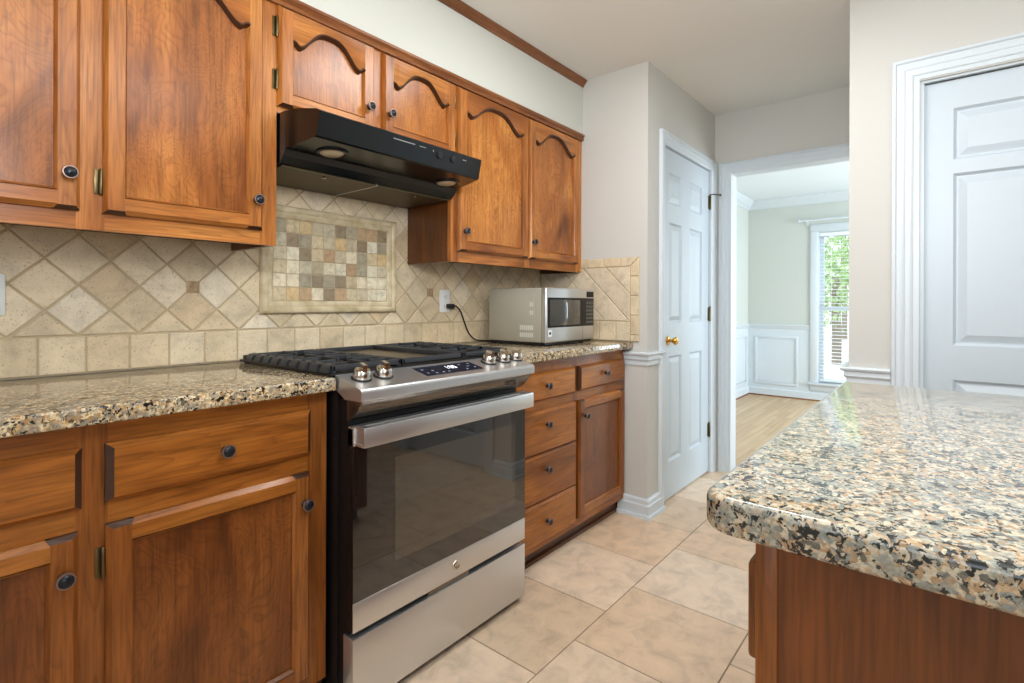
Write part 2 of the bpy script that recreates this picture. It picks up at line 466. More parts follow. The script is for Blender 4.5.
def vary(c, amt, r=rnd):
    k = 1 + r.uniform(-amt, amt); w = r.uniform(-amt, amt) * .35
    l_ = lin(*c); return (l_[0] * k * (1 + w), l_[1] * k, l_[2] * k * (1 - w), 1)
TR = [(224, 206, 174), (218, 198, 164), (212, 192, 158), (220, 201, 168), (208, 184, 148), (225, 209, 182)]

# floor
b = MB(); FX, FY = .4445, .457
for j in range(-10, 3):
    y0 = .993 + j * FY
    off = 1.326 if j % 2 == 0 else 1.549
    i0 = math.floor((-2.6 - off) / FX) - 1
    for i in range(i0, i0 + 18):
        p = clip([(off + i * FX, y0), (off + (i + 1) * FX, y0), (off + (i + 1) * FX, y0 + FY), (off + i * FX, y0 + FY)], -2.6, 3.848, -3.5, YB)
        if p: tile(b, p, lambda u, v, h: (u, v, -.004 + h), .0022, .004, vary(rnd.choice([(222, 196, 168), (216, 188, 158), (226, 202, 176), (212, 184, 154)]), .06), .0012)
b.add([(-2.6, -3.5, -.0022), (3.848, -3.5, -.0022), (3.848, YB + .1, -.0022), (-2.6, YB + .1, -.0022)], [[0, 1, 2, 3]], 1)
b.add([(-2.6, -3.5, -.05), (3.848, -3.5, -.05), (3.848, YB + .1, -.05), (-2.6, YB + .1, -.05)], [[3, 2, 1, 0]], 1)
struct('floor', b, [M_FTILE, M_GROUTF], 'beige ceramic tile kitchen floor with thin grout lines', 'floor', fix=False)

# back splash: straight row at the bottom, diagonal field above
PIT = .1525; Y0 = YB - .001
def wallxz(u, v, h): return (u, Y0 - h, v)
b = MB()
def field(b, place, u0, u1, v0, v1, n0=.218, pv=1.381, rows=(-6, 6), cols=(-12, 20)):
    for i in range(*cols):
        for j in range(*rows):
            for du, dv in ((0, 0), (.5, .5)):
                cu, cv = n0 + (i + du + .5) * PIT, pv + (j + dv) * PIT
                p = clip([(cu - PIT / 2, cv), (cu, cv - PIT / 2), (cu + PIT / 2, cv), (cu, cv + PIT / 2)], u0, u1, v0, v1)
                if p: tile(b, p, place, .0028, .008, vary(rnd.choice(TR), .05))
field(b, wallxz, -.245, XP - .009, 1.078, 1.64)
k = -14
while .28 + k * .1085 < XP:
    p = clip([(.28 + k * .1085, .9655), (.28 + (k + 1) * .1085, .9655), (.28 + (k + 1) * .1085, 1.077), (.28 + k * .1085, 1.077)], -.245, XP - .009, .9655, 1.2)
    if p: tile(b, p, wallxz, .0026, .008, vary(rnd.choice(TR[:4]), .04))
    k += 1
b.add([wallxz(-.245, .9645, .004), wallxz(XP - .002, .9645, .004), wallxz(XP - .002, 1.64, .004), wallxz(-.245, 1.64, .004)], [[0, 1, 2, 3]], 1)
struct('wall_backsplash_back', b, [M_TRAV, M_GROUT], 'cream travertine backsplash set on the diagonal behind the range', 'backsplash', fix=False)

# side splash on the pier
b = MB()
def wallyz(u, v, h): return (XP - .001 - h, u, v)
D = .109; ya, yb_, za, zb_ = 1.353, YB - .009, 1.078, 1.386
s2 = math.sqrt(.5)
for k in range(-5, 8):          # bands running down to the right
    c0 = (1.661 + 1.384) - .0 + 0  # line u - ... handled below
    # a band lies between lines  v = u + q  (u grows to the left in the picture)
    q0 = 1.384 - 1.661 + k * .1555; q1 = q0 + .1555
    cuts = [-1.0, 3.05, 6.0] if k < 0 else [-1.0, 6.0]
    for a_, c_ in zip(cuts[:-1], cuts[1:]):   # joints across the band: u + v = const
        P = lambda q, s: ((s - q) / 2, (s + q) / 2)
        p = clip([P(q0, a_), P(q0, c_), P(q1, c_), P(q1, a_)], ya, yb_, za, zb_)
        if p: tile(b, p, wallyz, .0026, .008, vary((218, 200, 172), .06))
z_ = .9655
u = ya + .089
row = [ya] + [u + .109 * i for i in range(6)]
for a_, c_ in zip(row[:-1], row[1:]): 
    p = clip([(a_, .9655), (c_, .9655), (c_, 1.077), (a_, 1.077)], ya, yb_, .9, 1.2)
    if p: tile(b, p, wallyz, .0026, .008, vary((220, 202, 172), .06))
u = 1.412 
for a_, c_ in [(1.353, 1.412)] + [(1.412 + .1095 * i, 1.412 + .1095 * (i + 1)) for i in range(6)]:
    if a_ == 1.353: poly = [(1.299, 1.439), (1.353, 1.387), (c_, 1.387), (c_, 1.439)]
    else: poly = clip([(a_, 1.387), (c_, 1.387), (c_, 1.439), (a_, 1.439)], 1.2, YFU, 1, 2)
    if poly: tile(b, poly, wallyz, .0024, .009, vary((216, 198, 166), .06))
zs = [.9655, 1.003, 1.112, 1.222, 1.331]
for a_, c_ in zip(zs[:-1], zs[1:]): tile(b, [(1.299, a_), (1.352, a_), (1.352, c_), (1.299, c_)], wallyz, .0024, .009, vary((216, 198, 166), .06))
tile(b, [(1.299, 1.331), (1.352, 1.331), (1.352, 1.387), (1.299, 1.439)], wallyz, .0024, .009, vary((216, 198, 166), .06))
b.box(XP - .005, XP - .0005, 1.299, YFU - .001, .9645, 1.4385, 1)
b.box(XP - .005, XP - .0005, YFU - .001, YB - .009, .9645, 1.361, 1)
struct('wall_backsplash_side', b, [M_TRAV, M_GROUT], 'travertine splash with small border tiles beside the microwave', 'backsplash', fix=False)

for x_, lab in ((.6755, 'small brown carved accent tile left of the mosaic panel'), (1.743, 'small carved accent tile beside the wall outlet')):
    b = MB(); tile(b, [(x_ - .021, 1.209), (x_ + .021, 1.209), (x_ + .021, 1.251), (x_ - .021, 1.251)], lambda u, v, h: (u, Y0 - .0075 - h, v), .001, .004, lin(150, 118, 84))
    for i in range(4):
        a_ = PI / 4 + i * PI / 2
        b.lathe([(.0, .0035), (.006, .003), (.0075, .001)], (x_ + .010 * math.cos(a_), Y0 - .011, 1.23 + .010 * math.sin(a_)), (0, -1, 0), 10)
    b.tint = [lin(176, 148, 112)] * len(b.tint)
    tag(obj('accent_tile', b, M_MOS), lab, 'tile')

# mosaic panel
T = thing('mosaic_panel', 'framed panel of small mixed stone mosaic squares above the range', 'tile panel', (1.213, Y0 - .0075, 1.135))
MX0, MX1, MZ0, MZ1 = .899, 1.527, 1.135, 1.554
b = MB(); Yf = Y0 - .0075
prof = [(0, 0), (0, .010), (.006, .018), (.014, .0205), (.022, .018), (.026, .012), (.030, .014), (.038, .013), (.046, .009), (.050, .004), (.050, 0)]
rects = [[(MX0 + d, MZ0 + d), (MX1 - d, MZ0 + d), (MX1 - d, MZ1 - d), (MX0 + d, MZ1 - d)] for d, h in prof]
for i in range(len(prof) - 1):
    for k in range(4):
        a_, c_ = rects[i], rects[i + 1]; h0, h1 = prof[i][1], prof[i + 1][1]; j = (k + 1) % 4
        b.add([(a_[k][0], Yf - h0, a_[k][1]), (a_[j][0], Yf - h0, a_[j][1]), (c_[j][0], Yf - h1, c_[j][1]), (c_[k][0], Yf - h1, c_[k][1])], [[0, 1, 2, 3]], 0, True)
obj('moulding_frame', b, M_STONE, T)
b = MB(); mw, mh = (MX1 - MX0 - .1) / 10, (MZ1 - MZ0 - .1) / 6
pal = {'g': (172, 160, 134), 'd': (150, 132, 106), 't': (208, 190, 154), 'b': (186, 156, 120), 'c': (226, 214, 186), 'y': (210, 182, 134), 'l': (200, 187, 158)}
rowsM = ['gtylldgbbd', 'ldgtlyldcg', 'lcdtblcgty', 'tclgccbgcl', 'ccgdgdtccc', 'tybcdbtlcc']
rm = random.Random(3)
for r_, row_ in enumerate(rowsM):
    for c_, ch in enumerate(row_):
        x0 = MX0 + .05 + c_ * mw; z1 = MZ1 - .05 - r_ * mh
        tile(b, [(x0, z1 - mh), (x0 + mw, z1 - mh), (x0 + mw, z1), (x0, z1)], lambda u, v, h: (u, Yf - h, v), .0016, .006, vary(pal[ch], .08, rm), .002)
b.add([(MX0 + .049, Yf - .003, MZ0 + .049), (MX1 - .049, Yf - .003, MZ0 + .049), (MX1 - .049, Yf - .003, MZ1 - .049), (MX0 + .049, Yf - .003, MZ1 - .049)], [[0, 1, 2, 3]], 1)
obj('mosaic', b, [M_MOS, M_GROUT], T, fix=False)

# ------------------------------------------------------------------ trims, baseboards, doors
def crown_prof(s): return s
b = MB().prism([(YS, ZC), (YS, 2.474), (YS - .008, 2.474), (YS - .010, 2.484), (YS - .020, 2.492), (YS - .026, 2.502), (YS - .030, 2.505), (YS - .030, ZC)], 0, -2.6, XP, 0)
struct('trim_1', b, M_TRIM, 'dark stained wood crown strip where soffit meets ceiling', 'trim')
b = MB().prism([(YFU, ZU1), (YFU, 2.150), (YFU - .012, 2.150), (YFU - .016, 2.160), (YFU - .012, 2.168), (YFU - .022, 2.176), (YFU - .022, ZU1)], 0, -.2, XP, 0)
struct('trim_2', b, M_TRIM, 'dark stained moulding along the top of the upper cabinets', 'trim')

def rail_prof(o, s):  # chair rail: offset outwards, height
    return [(0, .845), (0, .909), (.026, .909), (.030, .903), (.026, .893), (.016, .887), (.018, .872), (.010, .862), (.008, .845)]
def run(b, path, prof):
    """sweep a profile (out, z) along a plan path of (x,y, outward dir at the point already mitred)"""
    n = len(prof); vs = []
    for x, y, ox, oy in path:
        for d, z in prof: vs.append((x + ox * d, y + oy * d, z))
    fs = []
    for i in range(len(path) - 1):
        for k in range(n): fs.append([i * n + k, i * n + (k + 1) % n, (i + 1) * n + (k + 1) % n, (i + 1) * n + k])
    fs += [list(range(n))[::-1], [(len(path) - 1) * n + k for k in range(n)]]
    b.add(vs, fs)
RP = [(0, .838), (0, .909), (.026, .909), (.030, .902), (.026, .893), (.014, .888), (.017, .870), (.008, .858), (.008, .838)]
BP = [(0, 0), (0, .105), (.008, .105), (.014, .096), (.015, .075), (.022, .070), (.022, .02), (.032, .018), (.034, .0)]
b = MB(); run(b, [(XP, YFB - .002, -1, 0), (XP, YP, -1, -1), (2.862, YP, 0, -1)], RP)
struct('trim_3', b, M_WHITE, 'white chair rail wrapping the wall corner beside the pantry door', 'trim')
b = MB(); run(b, [(XP, 1.42, -1, 0), (XP, YP, -1, -1), (2.862, YP, 0, -1)], BP)
struct('baseboard_pantry', b, M_WHITE, 'white baseboard at the foot of the pantry wall corner', 'baseboard')
b = MB(); run(b, [(XP, .168, -1, 0), (XP, .317, -1, 1), (2.9, .317, 0, 1)], RP)
struct('trim_4', b, M_WHITE, 'short white chair rail beside the right door casing', 'trim')
b = MB(); run(b, [(XP, .168, -1, 0), (XP, .317, -1, 1), (3.7, .317, 0, 1)], BP)
struct('baseboard_right', b, M_WHITE, 'white baseboard on the wall end right of the hall', 'baseboard')

CP = [(0, .0), (.0, .017), (.005, .021), (.012, .021), (.017, .014), (.021, .014), (.026, .017), (.040, .015), (.045, .010), (.050, .010), (.056, .012), (.065, .009), (.070, .006), (.070, .0)]   # casing: across, out
def casing(b, place, a0, a1, top, w=.07):
    """legs and head of a door casing; the inner edge runs a0..a1 up to top; place(u,z,out)"""
    pr = [(p / .07 * w, o_) for p, o_ in CP]
    path = []
    rings = []
    for (u, z, du, dz) in ((a0, 0, -1, 0), (a0, top, -1, 1), (a1, top, 1, 1), (a1, 0, 1, 0)):
        rings.append([place(u + du * (w - p) if False else u + du * (w - p), z + dz * (w - p), o_) for p, o_ in pr])
    n = len(pr); vs = [q for r_ in rings for q in r_]; fs = []
    for i in range(3):
        for k in range(n): fs.append([i * n + k, i * n + (k + 1) % n, (i + 1) * n + (k + 1) % n, (i + 1) * n + k])
    fs += [list(range(n))[::-1], [3 * n + k for k in range(n)]]
    b.add(vs, fs, 0, True)
def panel_door(b, place, u0, u1, z0, z1, panels, th=.035):
    """moulded door: place(u,z,out); out=0 is the face, panels are rects"""
    us = sorted({u0, u1} | {p[0] for p in panels} | {p[1] for p in panels}); zs = sorted({z0, z1} | {p[2] for p in panels} | {p[3] for p in panels})
    for i in range(len(us) - 1):
        for j in range(len(zs) - 1):
            a_, c_, e_, f_ = us[i], us[i + 1], zs[j], zs[j + 1]
            if any(abs(a_ - p[0]) < 1e-6 and abs(c_ - p[1]) < 1e-6 and abs(e_ - p[2]) < 1e-6 and abs(f_ - p[3]) < 1e-6 for p in panels):
                lv = [(0, 0), (.010, -.011), (.016, -.011), (.042, -.002), (.044, -.002)]
                rr = [[(a_ + d, e_ + d), (c_ - d, e_ + d), (c_ - d, f_ - d), (a_ + d, f_ - d)] for d, _ in lv]
                for q in range(len(lv) - 1):
                    for k in range(4):
                        m_ = (k + 1) % 4
                        b.add([place(*rr[q][k], lv[q][1]), place(*rr[q][m_], lv[q][1]), place(*rr[q + 1][m_], lv[q + 1][1]), place(*rr[q + 1][k], lv[q + 1][1])], [[0, 1, 2, 3]])
                b.add([place(*p, lv[-1][1]) for p in rr[-1]], [[0, 1, 2, 3]])
            else:
                b.add([place(a_, e_, 0), place(c_, e_, 0), place(c_, f_, 0), place(a_, f_, 0)], [[0, 1, 2, 3]])
    o = [(u0, z0), (u1, z0), (u1, z1), (u0, z1)]
    for k in range(4):
        m_ = (k + 1) % 4
        b.add([place(*o[k], 0), place(*o[m_], 0), place(*o[m_], -th), place(*o[k], -th)], [[0, 1, 2, 3]])
    b.add([place(*p, -th) for p in o], [[0, 1, 2, 3]])

# pantry door
pp = lambda u, z, o_: (u, YP - o_, z)
b = MB(); casing(b, pp, 2.900, 3.686, 2.108)
b.box(2.8885, 2.8995, YP - .004, YP + .11, 0, 2.1055).box(3.6865, 3.6935, YP - .004, YP + .11, 0, 2.1055).box(2.8885, 3.6935, YP - .004, YP + .11, 2.106, 2.1115)
struct('trim_5', b, M_WHITE, 'white casing around the pantry door', 'door casing')
b = MB(); pd = lambda u, z, o_: (u, YP + .012 - o_, z)
A, B_, C_, D_ = 3.0, 3.195, 3.325, 3.548
pl = []
for u0, u1 in ((A, B_), (C_, D_)): pl += [(u0, u1, .23, .862), (u0, u1, 1.06, 1.665), (u0, u1, 1.78, 1.965)]
panel_door(b, pd, 2.9015, 3.682, .012, 2.100, pl)
door1 = struct('door_1', b, M_DOORW, 'white six panel pantry door with brass knob', 'door')
b = MB().lathe([(.028, 0), (.028, .004), (.023, .007), (.010, .009), (.009, .026), (.012, .031), (.021, .039), (.024, .049), (.020, .057), (.009, .061), (.0, .062)], (2.985, YP + .012, .958), (0, -1, 0), 24)
obj('door_knob', b, M_BRASS, door1)
for z_ in (1.885, 1.107, .30):
    b = MB().box(3.664, 3.6815, YP + .0085, YP + .0125, z_ - .045, z_ + .045).lathe([(.0, -.05), (.0065, -.05), (.0065, .05), (.004, .053), (0, .054)], (3.684, YP + .004, z_), (0, 0, 1), 12)
    obj('hinge', b, M_ABRASS, door1)
b = MB().tube([(3.684, YP + .004, 1.942), (3.70, YP - .02, 1.942), (3.71, YP - .055, 1.935)], .004, 8).lathe([(.0, 0), (.008, 0), (.008, .012), (0, .012)], (3.71, YP - .052, 1.935), (.2, -1, 0), 10)
obj('hinge_pin_stop', b, M_ABRASS, door1)

# cased opening to the dining room
pf = lambda u, z, o_: (XF - o_, -u, z)
b = MB(); casing(b, pf, -1.145, -.265, 2.088, .075)
b.box(XF - .004, XF + .115, 1.140, 1.1495, 0, 2.0825).box(XF - .004, XF + .115, .2605, .270, 0, 2.0825).box(XF - .004, XF + .115, .2605, 1.1495, 2.083, 2.0895)
struct('trim_6', b, M_WHITE, 'white casing around the opening to the dining room', 'door casing')
struct('trim_7', MB().box(3.80, 3.862, .27, 1.14, 0, .004), M_TRIM, 'thin wooden threshold strip between tile and oak floors', 'trim')

# right door
pr_ = lambda u, z, o_: (XP - o_, -u, z)
b = MB(); casing(b, pr_, -.096, .77, 2.108)
b.box(XP - .004, XP + .11, .076, .0955, 0, 2.090).box(XP - .004, XP + .11, -.79, -.77, 0, 2.090).box(XP - .004, XP + .11, -.79, .0955, 2.0905, 2.1075)
b.box(XP + .012, XP + .030, .062, .0755, 0, 2.076).box(XP + .012, XP + .030, -.769, .0755, 2.0765, 2.090)
struct('trim_8', b, M_WHITE, 'white casing around the right hand door', 'door casing')
b = MB(); prd = lambda u, z, o_: (XP + .034 - o_, -u, z)
pl = []
for u0, u1 in ((.029, .29), (.41, .67)): pl += [(u0, u1, .23, .88), (u0, u1, 1.017, 1.70), (u0, u1, 1.755, 1.96)]
panel_door(b, prd, -.070, .765, .012, 2.072, pl)
door2 = struct('door_2', b, M_DOORW, 'white panel door on the right beyond the island', 'door')

# dining room trim
b = MB(); CR = [(0, ZC), (0, 2.402), (.010, 2.402), (.014, 2.415), (.05, 2.45), (.075, 2.485), (.085, 2.495), (.085, ZC)]
run(b, [(XF + .11, YDL, 0, -1), (XD, YDL, -1, -1), (XD, -2.5, -1, 0)], CR)
struct('trim_9', b, M_WHITE, 'white crown moulding around the dining room ceiling', 'trim')
b = MB(); run(b, [(XF + .11, YDL, 0, -1), (XD, YDL, -1, -1), (XD, WY1 + .075, -1, 0)], [(0, .862), (0, .915), (.025, .915), (.028, .905), (.016, .89), (.012, .87), (.006, .862), (.0, .862)])
b.box(XF + .11, XD, YDL - .004, YDL, 0, .86).box(XD - .004, XD, -2.5, WY1 + .075, 0, .12).box(XD - .004, XD, WY1 + .075, YDL - .004, 0, .86)
for (x0, x1) in ((6.35, 7.15), (5.3, 6.2), (4.2, 5.15)):
    z0, z1 = .15, .775
    for q in ((x0, x1, z0, z0 + .03), (x0, x1, z1 - .03, z1), (x0, x0 + .03, z0 + .03, z1 - .03), (x1 - .03, x1, z0 + .03, z1 - .03)): b.box(q[0], q[1], YDL - .016, YDL - .003, q[2], q[3], 0, .004)
y0, y1 = 1.385, 1.89
for q in ((y0, y1, .15, .18), (y0, y1, .745, .775), (y0, y0 + .03, .18, .745), (y1 - .03, y1, .18, .745)): b.box(XD - .016, XD - .003, q[0], q[1], q[2], q[3], 0, .004)
struct('trim_10', b, M_WHITE, 'white wainscot with picture frame panels in the dining room', 'wainscot')
b = MB(); run(b, [(XF + .115, YDL - .004, 0, -1), (XD - .004, YDL - .004, -1, -1), (XD - .004, -2.5, -1, 0)], [(0, .015), (0, .10), (.008, .10), (.014, .09), (.015, .015)])
struct('baseboard_dining', b, M_WHITE, 'white baseboard around the dining room', 'baseboard')
b = MB(); run(b, [(XF + .115, YDL - .004, 0, -1), (XD - .004, YDL - .004, -1, -1), (XD - .004, -2.5, -1, 0)], [(0, 0), (0, .018), (.018, .016), (.024, .0)])
struct('trim_11', b, M_TRIM, 'stained quarter round along the dining room baseboard', 'trim')

# window
b = MB()
pw = lambda u, z, o_: (XD - o_, -u, z)
for q in ((WY1 - .01, WY1 + .07, .222, WZ1 - .005), (WY0 - .07, WY0 + .01, .222, WZ1 - .005)): b.box(XD - .02, XD, q[0], q[1], q[2], q[3], 0, .004)
b.box(XD - .02, XD, WY0 - .07, WY1 + .07, WZ1 - .005, WZ1 + .08, 0, .004)
b.box(XD - .05, XD + .10, WY0 - .09, WY1 + .095, .195, .222, 0, .006).box(XD - .018, XD, WY0 - .07, WY1 + .07, .12, .196, 0, .004)
for a_, c_ in ((WY1 - .018, WY1), (WY0, WY0 + .018)): b.box(XD, XD + .10, a_, c_, .22, WZ1)
b.box(XD, XD + .10, WY0 + .018, WY1 - .018, WZ1 - .018, WZ1)
win = struct('window_1', b, M_WHITE, 'white double hung dining room window with blinds', 'window')
b = MB()
for z0, z1, x_ in ((.222, 1.145, .055), (1.105, 2.045, .085)):
    for q in ((WY0 + .018, WY0 + .063, z0, z1), (WY1 - .063, WY1 - .018, z0, z1), (WY0 + .063, WY1 - .063, z0, z0 + .045), (WY0 + .063, WY1 - .063, z1 - .045, z1)):
        b.box(XD + x_, XD + x_ + .025, *q)
obj('sash', b, M_WHITE, win)
mg = bpy.data.materials.new('window_glass'); mg.use_nodes = True
nt = mg.node_tree; nt.nodes.clear(); o_ = nt.nodes.new('ShaderNodeOutputMaterial'); mx = nt.nodes.new('ShaderNodeMixShader'); tr_ = nt.nodes.new('ShaderNodeBsdfTransparent'); gl = nt.nodes.new('ShaderNodeBsdfGlossy')
gl.inputs['Roughness'].default_value = .02; mx.inputs[0].default_value = .06
nt.links.new(tr_.outputs[0], mx.inputs[1]); nt.links.new(gl.outputs[0], mx.inputs[2]); nt.links.new(mx.outputs[0], o_.inputs[0])
b = MB().box(XD + .066, XD + .070, WY0 + .06, WY1 - .06, .265, 1.102).box(XD + .096, XD + .100, WY0 + .06, WY1 - .06, 1.148, 2.002)
obj('pane', b, mg, win)
T = thing('window_blind', 'open white slat blind hanging in the dining room window', 'blind', (XD + .025, (WY0 + WY1) / 2, .24))
obj('head_rail', MB().box(XD + .008, XD + .048, WY0 + .022, WY1 - .022, 2.0, 2.044, 0, .004), M_BLIND, T)
b = MB(); z_ = .262
while z_ < 1.995:
    b.add([(XD + .006, WY0 + .024, z_ - .004), (XD + .006, WY1 - .024, z_ - .004), (XD + .028, WY1 - .024, z_ + .002), (XD + .028, WY0 + .024, z_ + .002), (XD + .050, WY1 - .024, z_ + .001), (XD + .050, WY0 + .024, z_ + .001)], [[0, 1, 2, 3], [3, 2, 4, 5]], 0, True)
    z_ += .042
obj('slats', b, M_BLIND, T, fix=False)
obj('bottom_rail', MB().box(XD + .012, XD + .044, WY0 + .024, WY1 - .024, .24, .256, 0, .004), M_BLIND, T)
b = MB()
for y_ in (WY1 - .15, (WY0 + WY1) / 2, WY0 + .15): b.tube([(XD + .004, y_, .25), (XD + .004, y_, 2.0)], .0018, 6)
obj('ladder_cord', b, M_BLIND, T)
T = thing('curtain_rod', 'thin pale curtain rod above the dining room window', 'curtain rod', (XD, .75, 2.19))
b = MB().tube([(XD - .06, 1.36, 2.195), (XD - .06, .14, 2.195)], .012, 10)
obj('rod', b, M_WHITE, T)
b = MB().lathe([(0, 0), (.018, .004), (.022, .02), (.014, .036), (0, .042)], (XD - .06, 1.355, 2.195), (0, 1, 0), 12); obj('finial', b, M_WHITE, T)
b = MB().box(XD - .065, XD, 1.28, 1.30, 2.17, 2.19).box(XD - .005, XD, 1.275, 1.305, 2.14, 2.21); obj('bracket', b, M_WHITE, T)

# outside
struct('ground', MB().box(XD + .13, 40, -14, 14, -.6, -.5), M_YARD, 'pale bright ground outside the dining room window', 'ground')
def tree(x, y, h, rad, seed, lab):
    r = random.Random(seed); T = thing('tree', lab, 'tree', (x, y, -.5), 'trees outside the window')
    obj('trunk', MB().tube([(x, y, -.5), (x + .05, y, .4), (x - .05, y + .05, h * .6)], .12, 8), M_BARK, T)
    b = MB(); cl = [(Vector((x, y, h * .55 + .3)) + Vector((r.gauss(0, rad * .4), r.gauss(0, rad * .4), r.gauss(0, h * .22))), rad * r.uniform(.35, .6)) for _ in range(14)]
    for _ in range(1500):
        c, q = r.choice(cl); d = Vector((r.gauss(0, 1), r.gauss(0, 1), r.gauss(0, 1))).normalized()
        p = c + d * q * r.uniform(.6, 1.0); a = Vector((r.gauss(0, 1), r.gauss(0, 1), r.gauss(0, 1))).normalized(); e = a.cross(d).normalized(); s_ = r.uniform(.05, .13)
        b.add([p - a * s_, p + e * s_ * .5, p + a * s_, p - e * s_ * .5], [[0, 1, 2, 3]])
    obj('crown', b, M_LEAF, T, fix=False)
tree(17.0, 2.3, 3.2, 1.6, 11, 'leafy green tree seen left through the window blind')
tree(21.5, 2.2, 4.6, 1.8, 12, 'leafy green tree seen at the right edge of the window')
tree(29.0, 3.6, 7.6, 2.8, 13, 'taller pale green tree behind the two nearer ones')

# ------------------------------------------------------------------ cabinet pieces
def piece_v(b, x0, x1, z0, z1, yf, mi, me, outer):
    """upright stile standing on plane yf, bevelled on the outer side ('L'/'R') and at both ends, eased on the inner side"""
    t_, e = .021, .009
    if outer == 'L': P = [(x0, 0), (x0, -.010), (x0 + e, -t_), (x1 - .006, -t_), (x1, -.012), (x1, 0)]
    else: P = [(x0, 0), (x0, -.012), (x0 + .006, -t_), (x1 - e, -t_), (x1, -.010), (x1, 0)]
    zi = [0, 0, e, e, 0, 0]
    zi = [0, 0 if outer == 'L' else .0, e, e, 0, 0]
    bot = [(p[0], yf + p[1], z0 + q) for p, q in zip(P, zi)]; top = [(p[0], yf + p[1], z1 - q) for p, q in zip(P, zi)]
    for i in range(5): b.add([bot[i], bot[i + 1], top[i + 1], top[i]], [[0, 1, 2, 3]], mi)
    for q in (bot, top):
        b.add([q[1], q[2], q[3], q[4]], [[0, 1, 2, 3]], me); b.add([q[0], q[1], q[4], q[5]], [[0, 1, 2, 3]], me)
def piece_h(b, x0, x1, zo, zin, yf, mi, md, n=1):
    """level rail; zo outer edge, zin(x) inner edge height; eased inner edge in material md"""
    t_, e = .021, (.011 if n == 1 else .009); s_ = 1 if zin((x0 + x1) / 2) > zo else -1
    prev = None
    for k in range(n + 1):
        x = x0 + (x1 - x0) * k / n; zi = zin(x)
        q = [(x, yf, zo), (x, yf - .010, zo), (x, yf - t_, zo + s_ * e), (x, yf - t_, zi - s_ * (.015 if n > 1 else .006)), (x, yf - t_ - (.004 if n > 1 else 0), zi - s_ * .008), (x, yf - .012, zi), (x, yf, zi)]
        if prev:
            for i in range(6): b.add([prev[i], q[i], q[i + 1], prev[i + 1]], [[0, 1, 2, 3]], (md if i >= 3 else mi), n > 1 and i >= 3)
        prev = q
SW = .0505
def cab_knob(x, y, z, parent):
    b = MB().lathe([(.0105, 0), (.0095, .003), (.0055, .006), (.0055, .013), (.0145, .0165), (.0168, .019), (.0170, .0215), (.0158, .0238), (.0132, .0240), (.0120, .0228), (.0105, .0240), (.0060, .0262), (0, .0268)], (x, y, z), (0, -1, 0), 22, 0, [0, 0, 0, 0, 1, 1, 1, 1, 0, 0, 0, 0])
    return obj('knob', b, [M_BRONZE, M_COPPER], parent)
def cab_hinge(x, y, z, parent, side):
    """side +1: the leaf lies on the frame left of the door"""
    b = MB().box(x - .011 * side - .0055, x - .011 * side + .0055, y - .003, y, z - .032, z + .032, 0, .001)
    b.lathe([(0, -.035), (.003, -.034), (.005, -.029), (.005, .029), (.003, .034), (0, .035)], (x - .003 * side, y - .007, z), (0, 0, 1), 10)
    return obj('hinge', b, M_ABRASS, parent)
def cab_door(par, x0, x1, z0, z1, yf, mats, arch=0.0, hinge='L', knob=None, zk=None, hz=(.08, .08)):
    """frame (one mesh), panel, knob and two hinges"""
    mv, mh_, mp = mats; b = MB()
    piece_v(b, x0, x0 + SW, z0, z1, yf, 0, 2, 'L'); piece_v(b, x1 - SW, x1, z0, z1, yf, 0, 2, 'R')
    a, c = x0 + SW, x1 - SW; zb_ = z0 + SW
    piece_h(b, a - .006, c + .006, z0, lambda x: zb_, yf, 1, 1)
    if arch:
        lo = z1 - SW - arch; xm, hw = (a + c) / 2, (c - a) / 2
        def zi(x):
            u = min(1, abs(x - xm) / hw)
            if u > .88: return lo + .012 * math.sin((u - .88) / .12 * PI / 2)
            return lo + arch * (.5 + .5 * math.cos(PI * (u / .88) ** 1.5))
        piece_h(b, a - .006, c + .006, z1, zi, yf, 1, 2, 40)
        zt_ = z1 - .04
    else:
        zt_ = z1 - SW; piece_h(b, a - .006, c + .006, z1, lambda x: zt_, yf, 1, 1)
    d = obj('door', b, [mv, mh_, M_END], par)
    obj('panel', MB().box(a - .004, c + .004, yf - .0075, yf - .001, zb_ - .004, zt_ + .004), mp, d)
    if knob: cab_knob(knob[0], yf - .021, knob[1], d)
    for z_ in (z0 + hz[0], z1 - hz[1]):
        if hinge == 'L': cab_hinge(x0, yf, z_, d, 1)
        else: cab_hinge(x1, yf, z_, d, -1)
    return d
def drawer(par, x0, x1, z0, z1, yf, m, knob=None, e=.013):
    b = MB(); t_ = .021
    O = [(x0, z0), (x1, z0), (x1, z1), (x0, z1)]; I = [(x0 + e, z0 + e * .8), (x1 - e, z0 + e * .8), (x1 - e, z1 - e * .8), (x0 + e, z1 - e * .8)]
    for k in range(4):
        j = (k + 1) % 4; mi = 1 if k in (1, 3) else 0
        b.add([(O[k][0], yf, O[k][1]), (O[j][0], yf, O[j][1]), (O[j][0], yf - .010, O[j][1]), (O[k][0], yf - .010, O[k][1])], [[0, 1, 2, 3]], mi)
        b.add([(O[k][0], yf - .010, O[k][1]), (O[j][0], yf - .010, O[j][1]), (I[j][0], yf - t_, I[j][1]), (I[k][0], yf - t_, I[k][1])], [[0, 1, 2, 3]], mi)
    b.add([(p[0], yf - t_, p[1]) for p in I], [[0, 1, 2, 3]], 0)
    d = obj('drawer', b, [m, M_END], par)
    kx, kz = knob or ((x0 + x1) / 2, (z0 + z1) / 2)
    cab_knob(kx, yf - t_, kz, d); return d

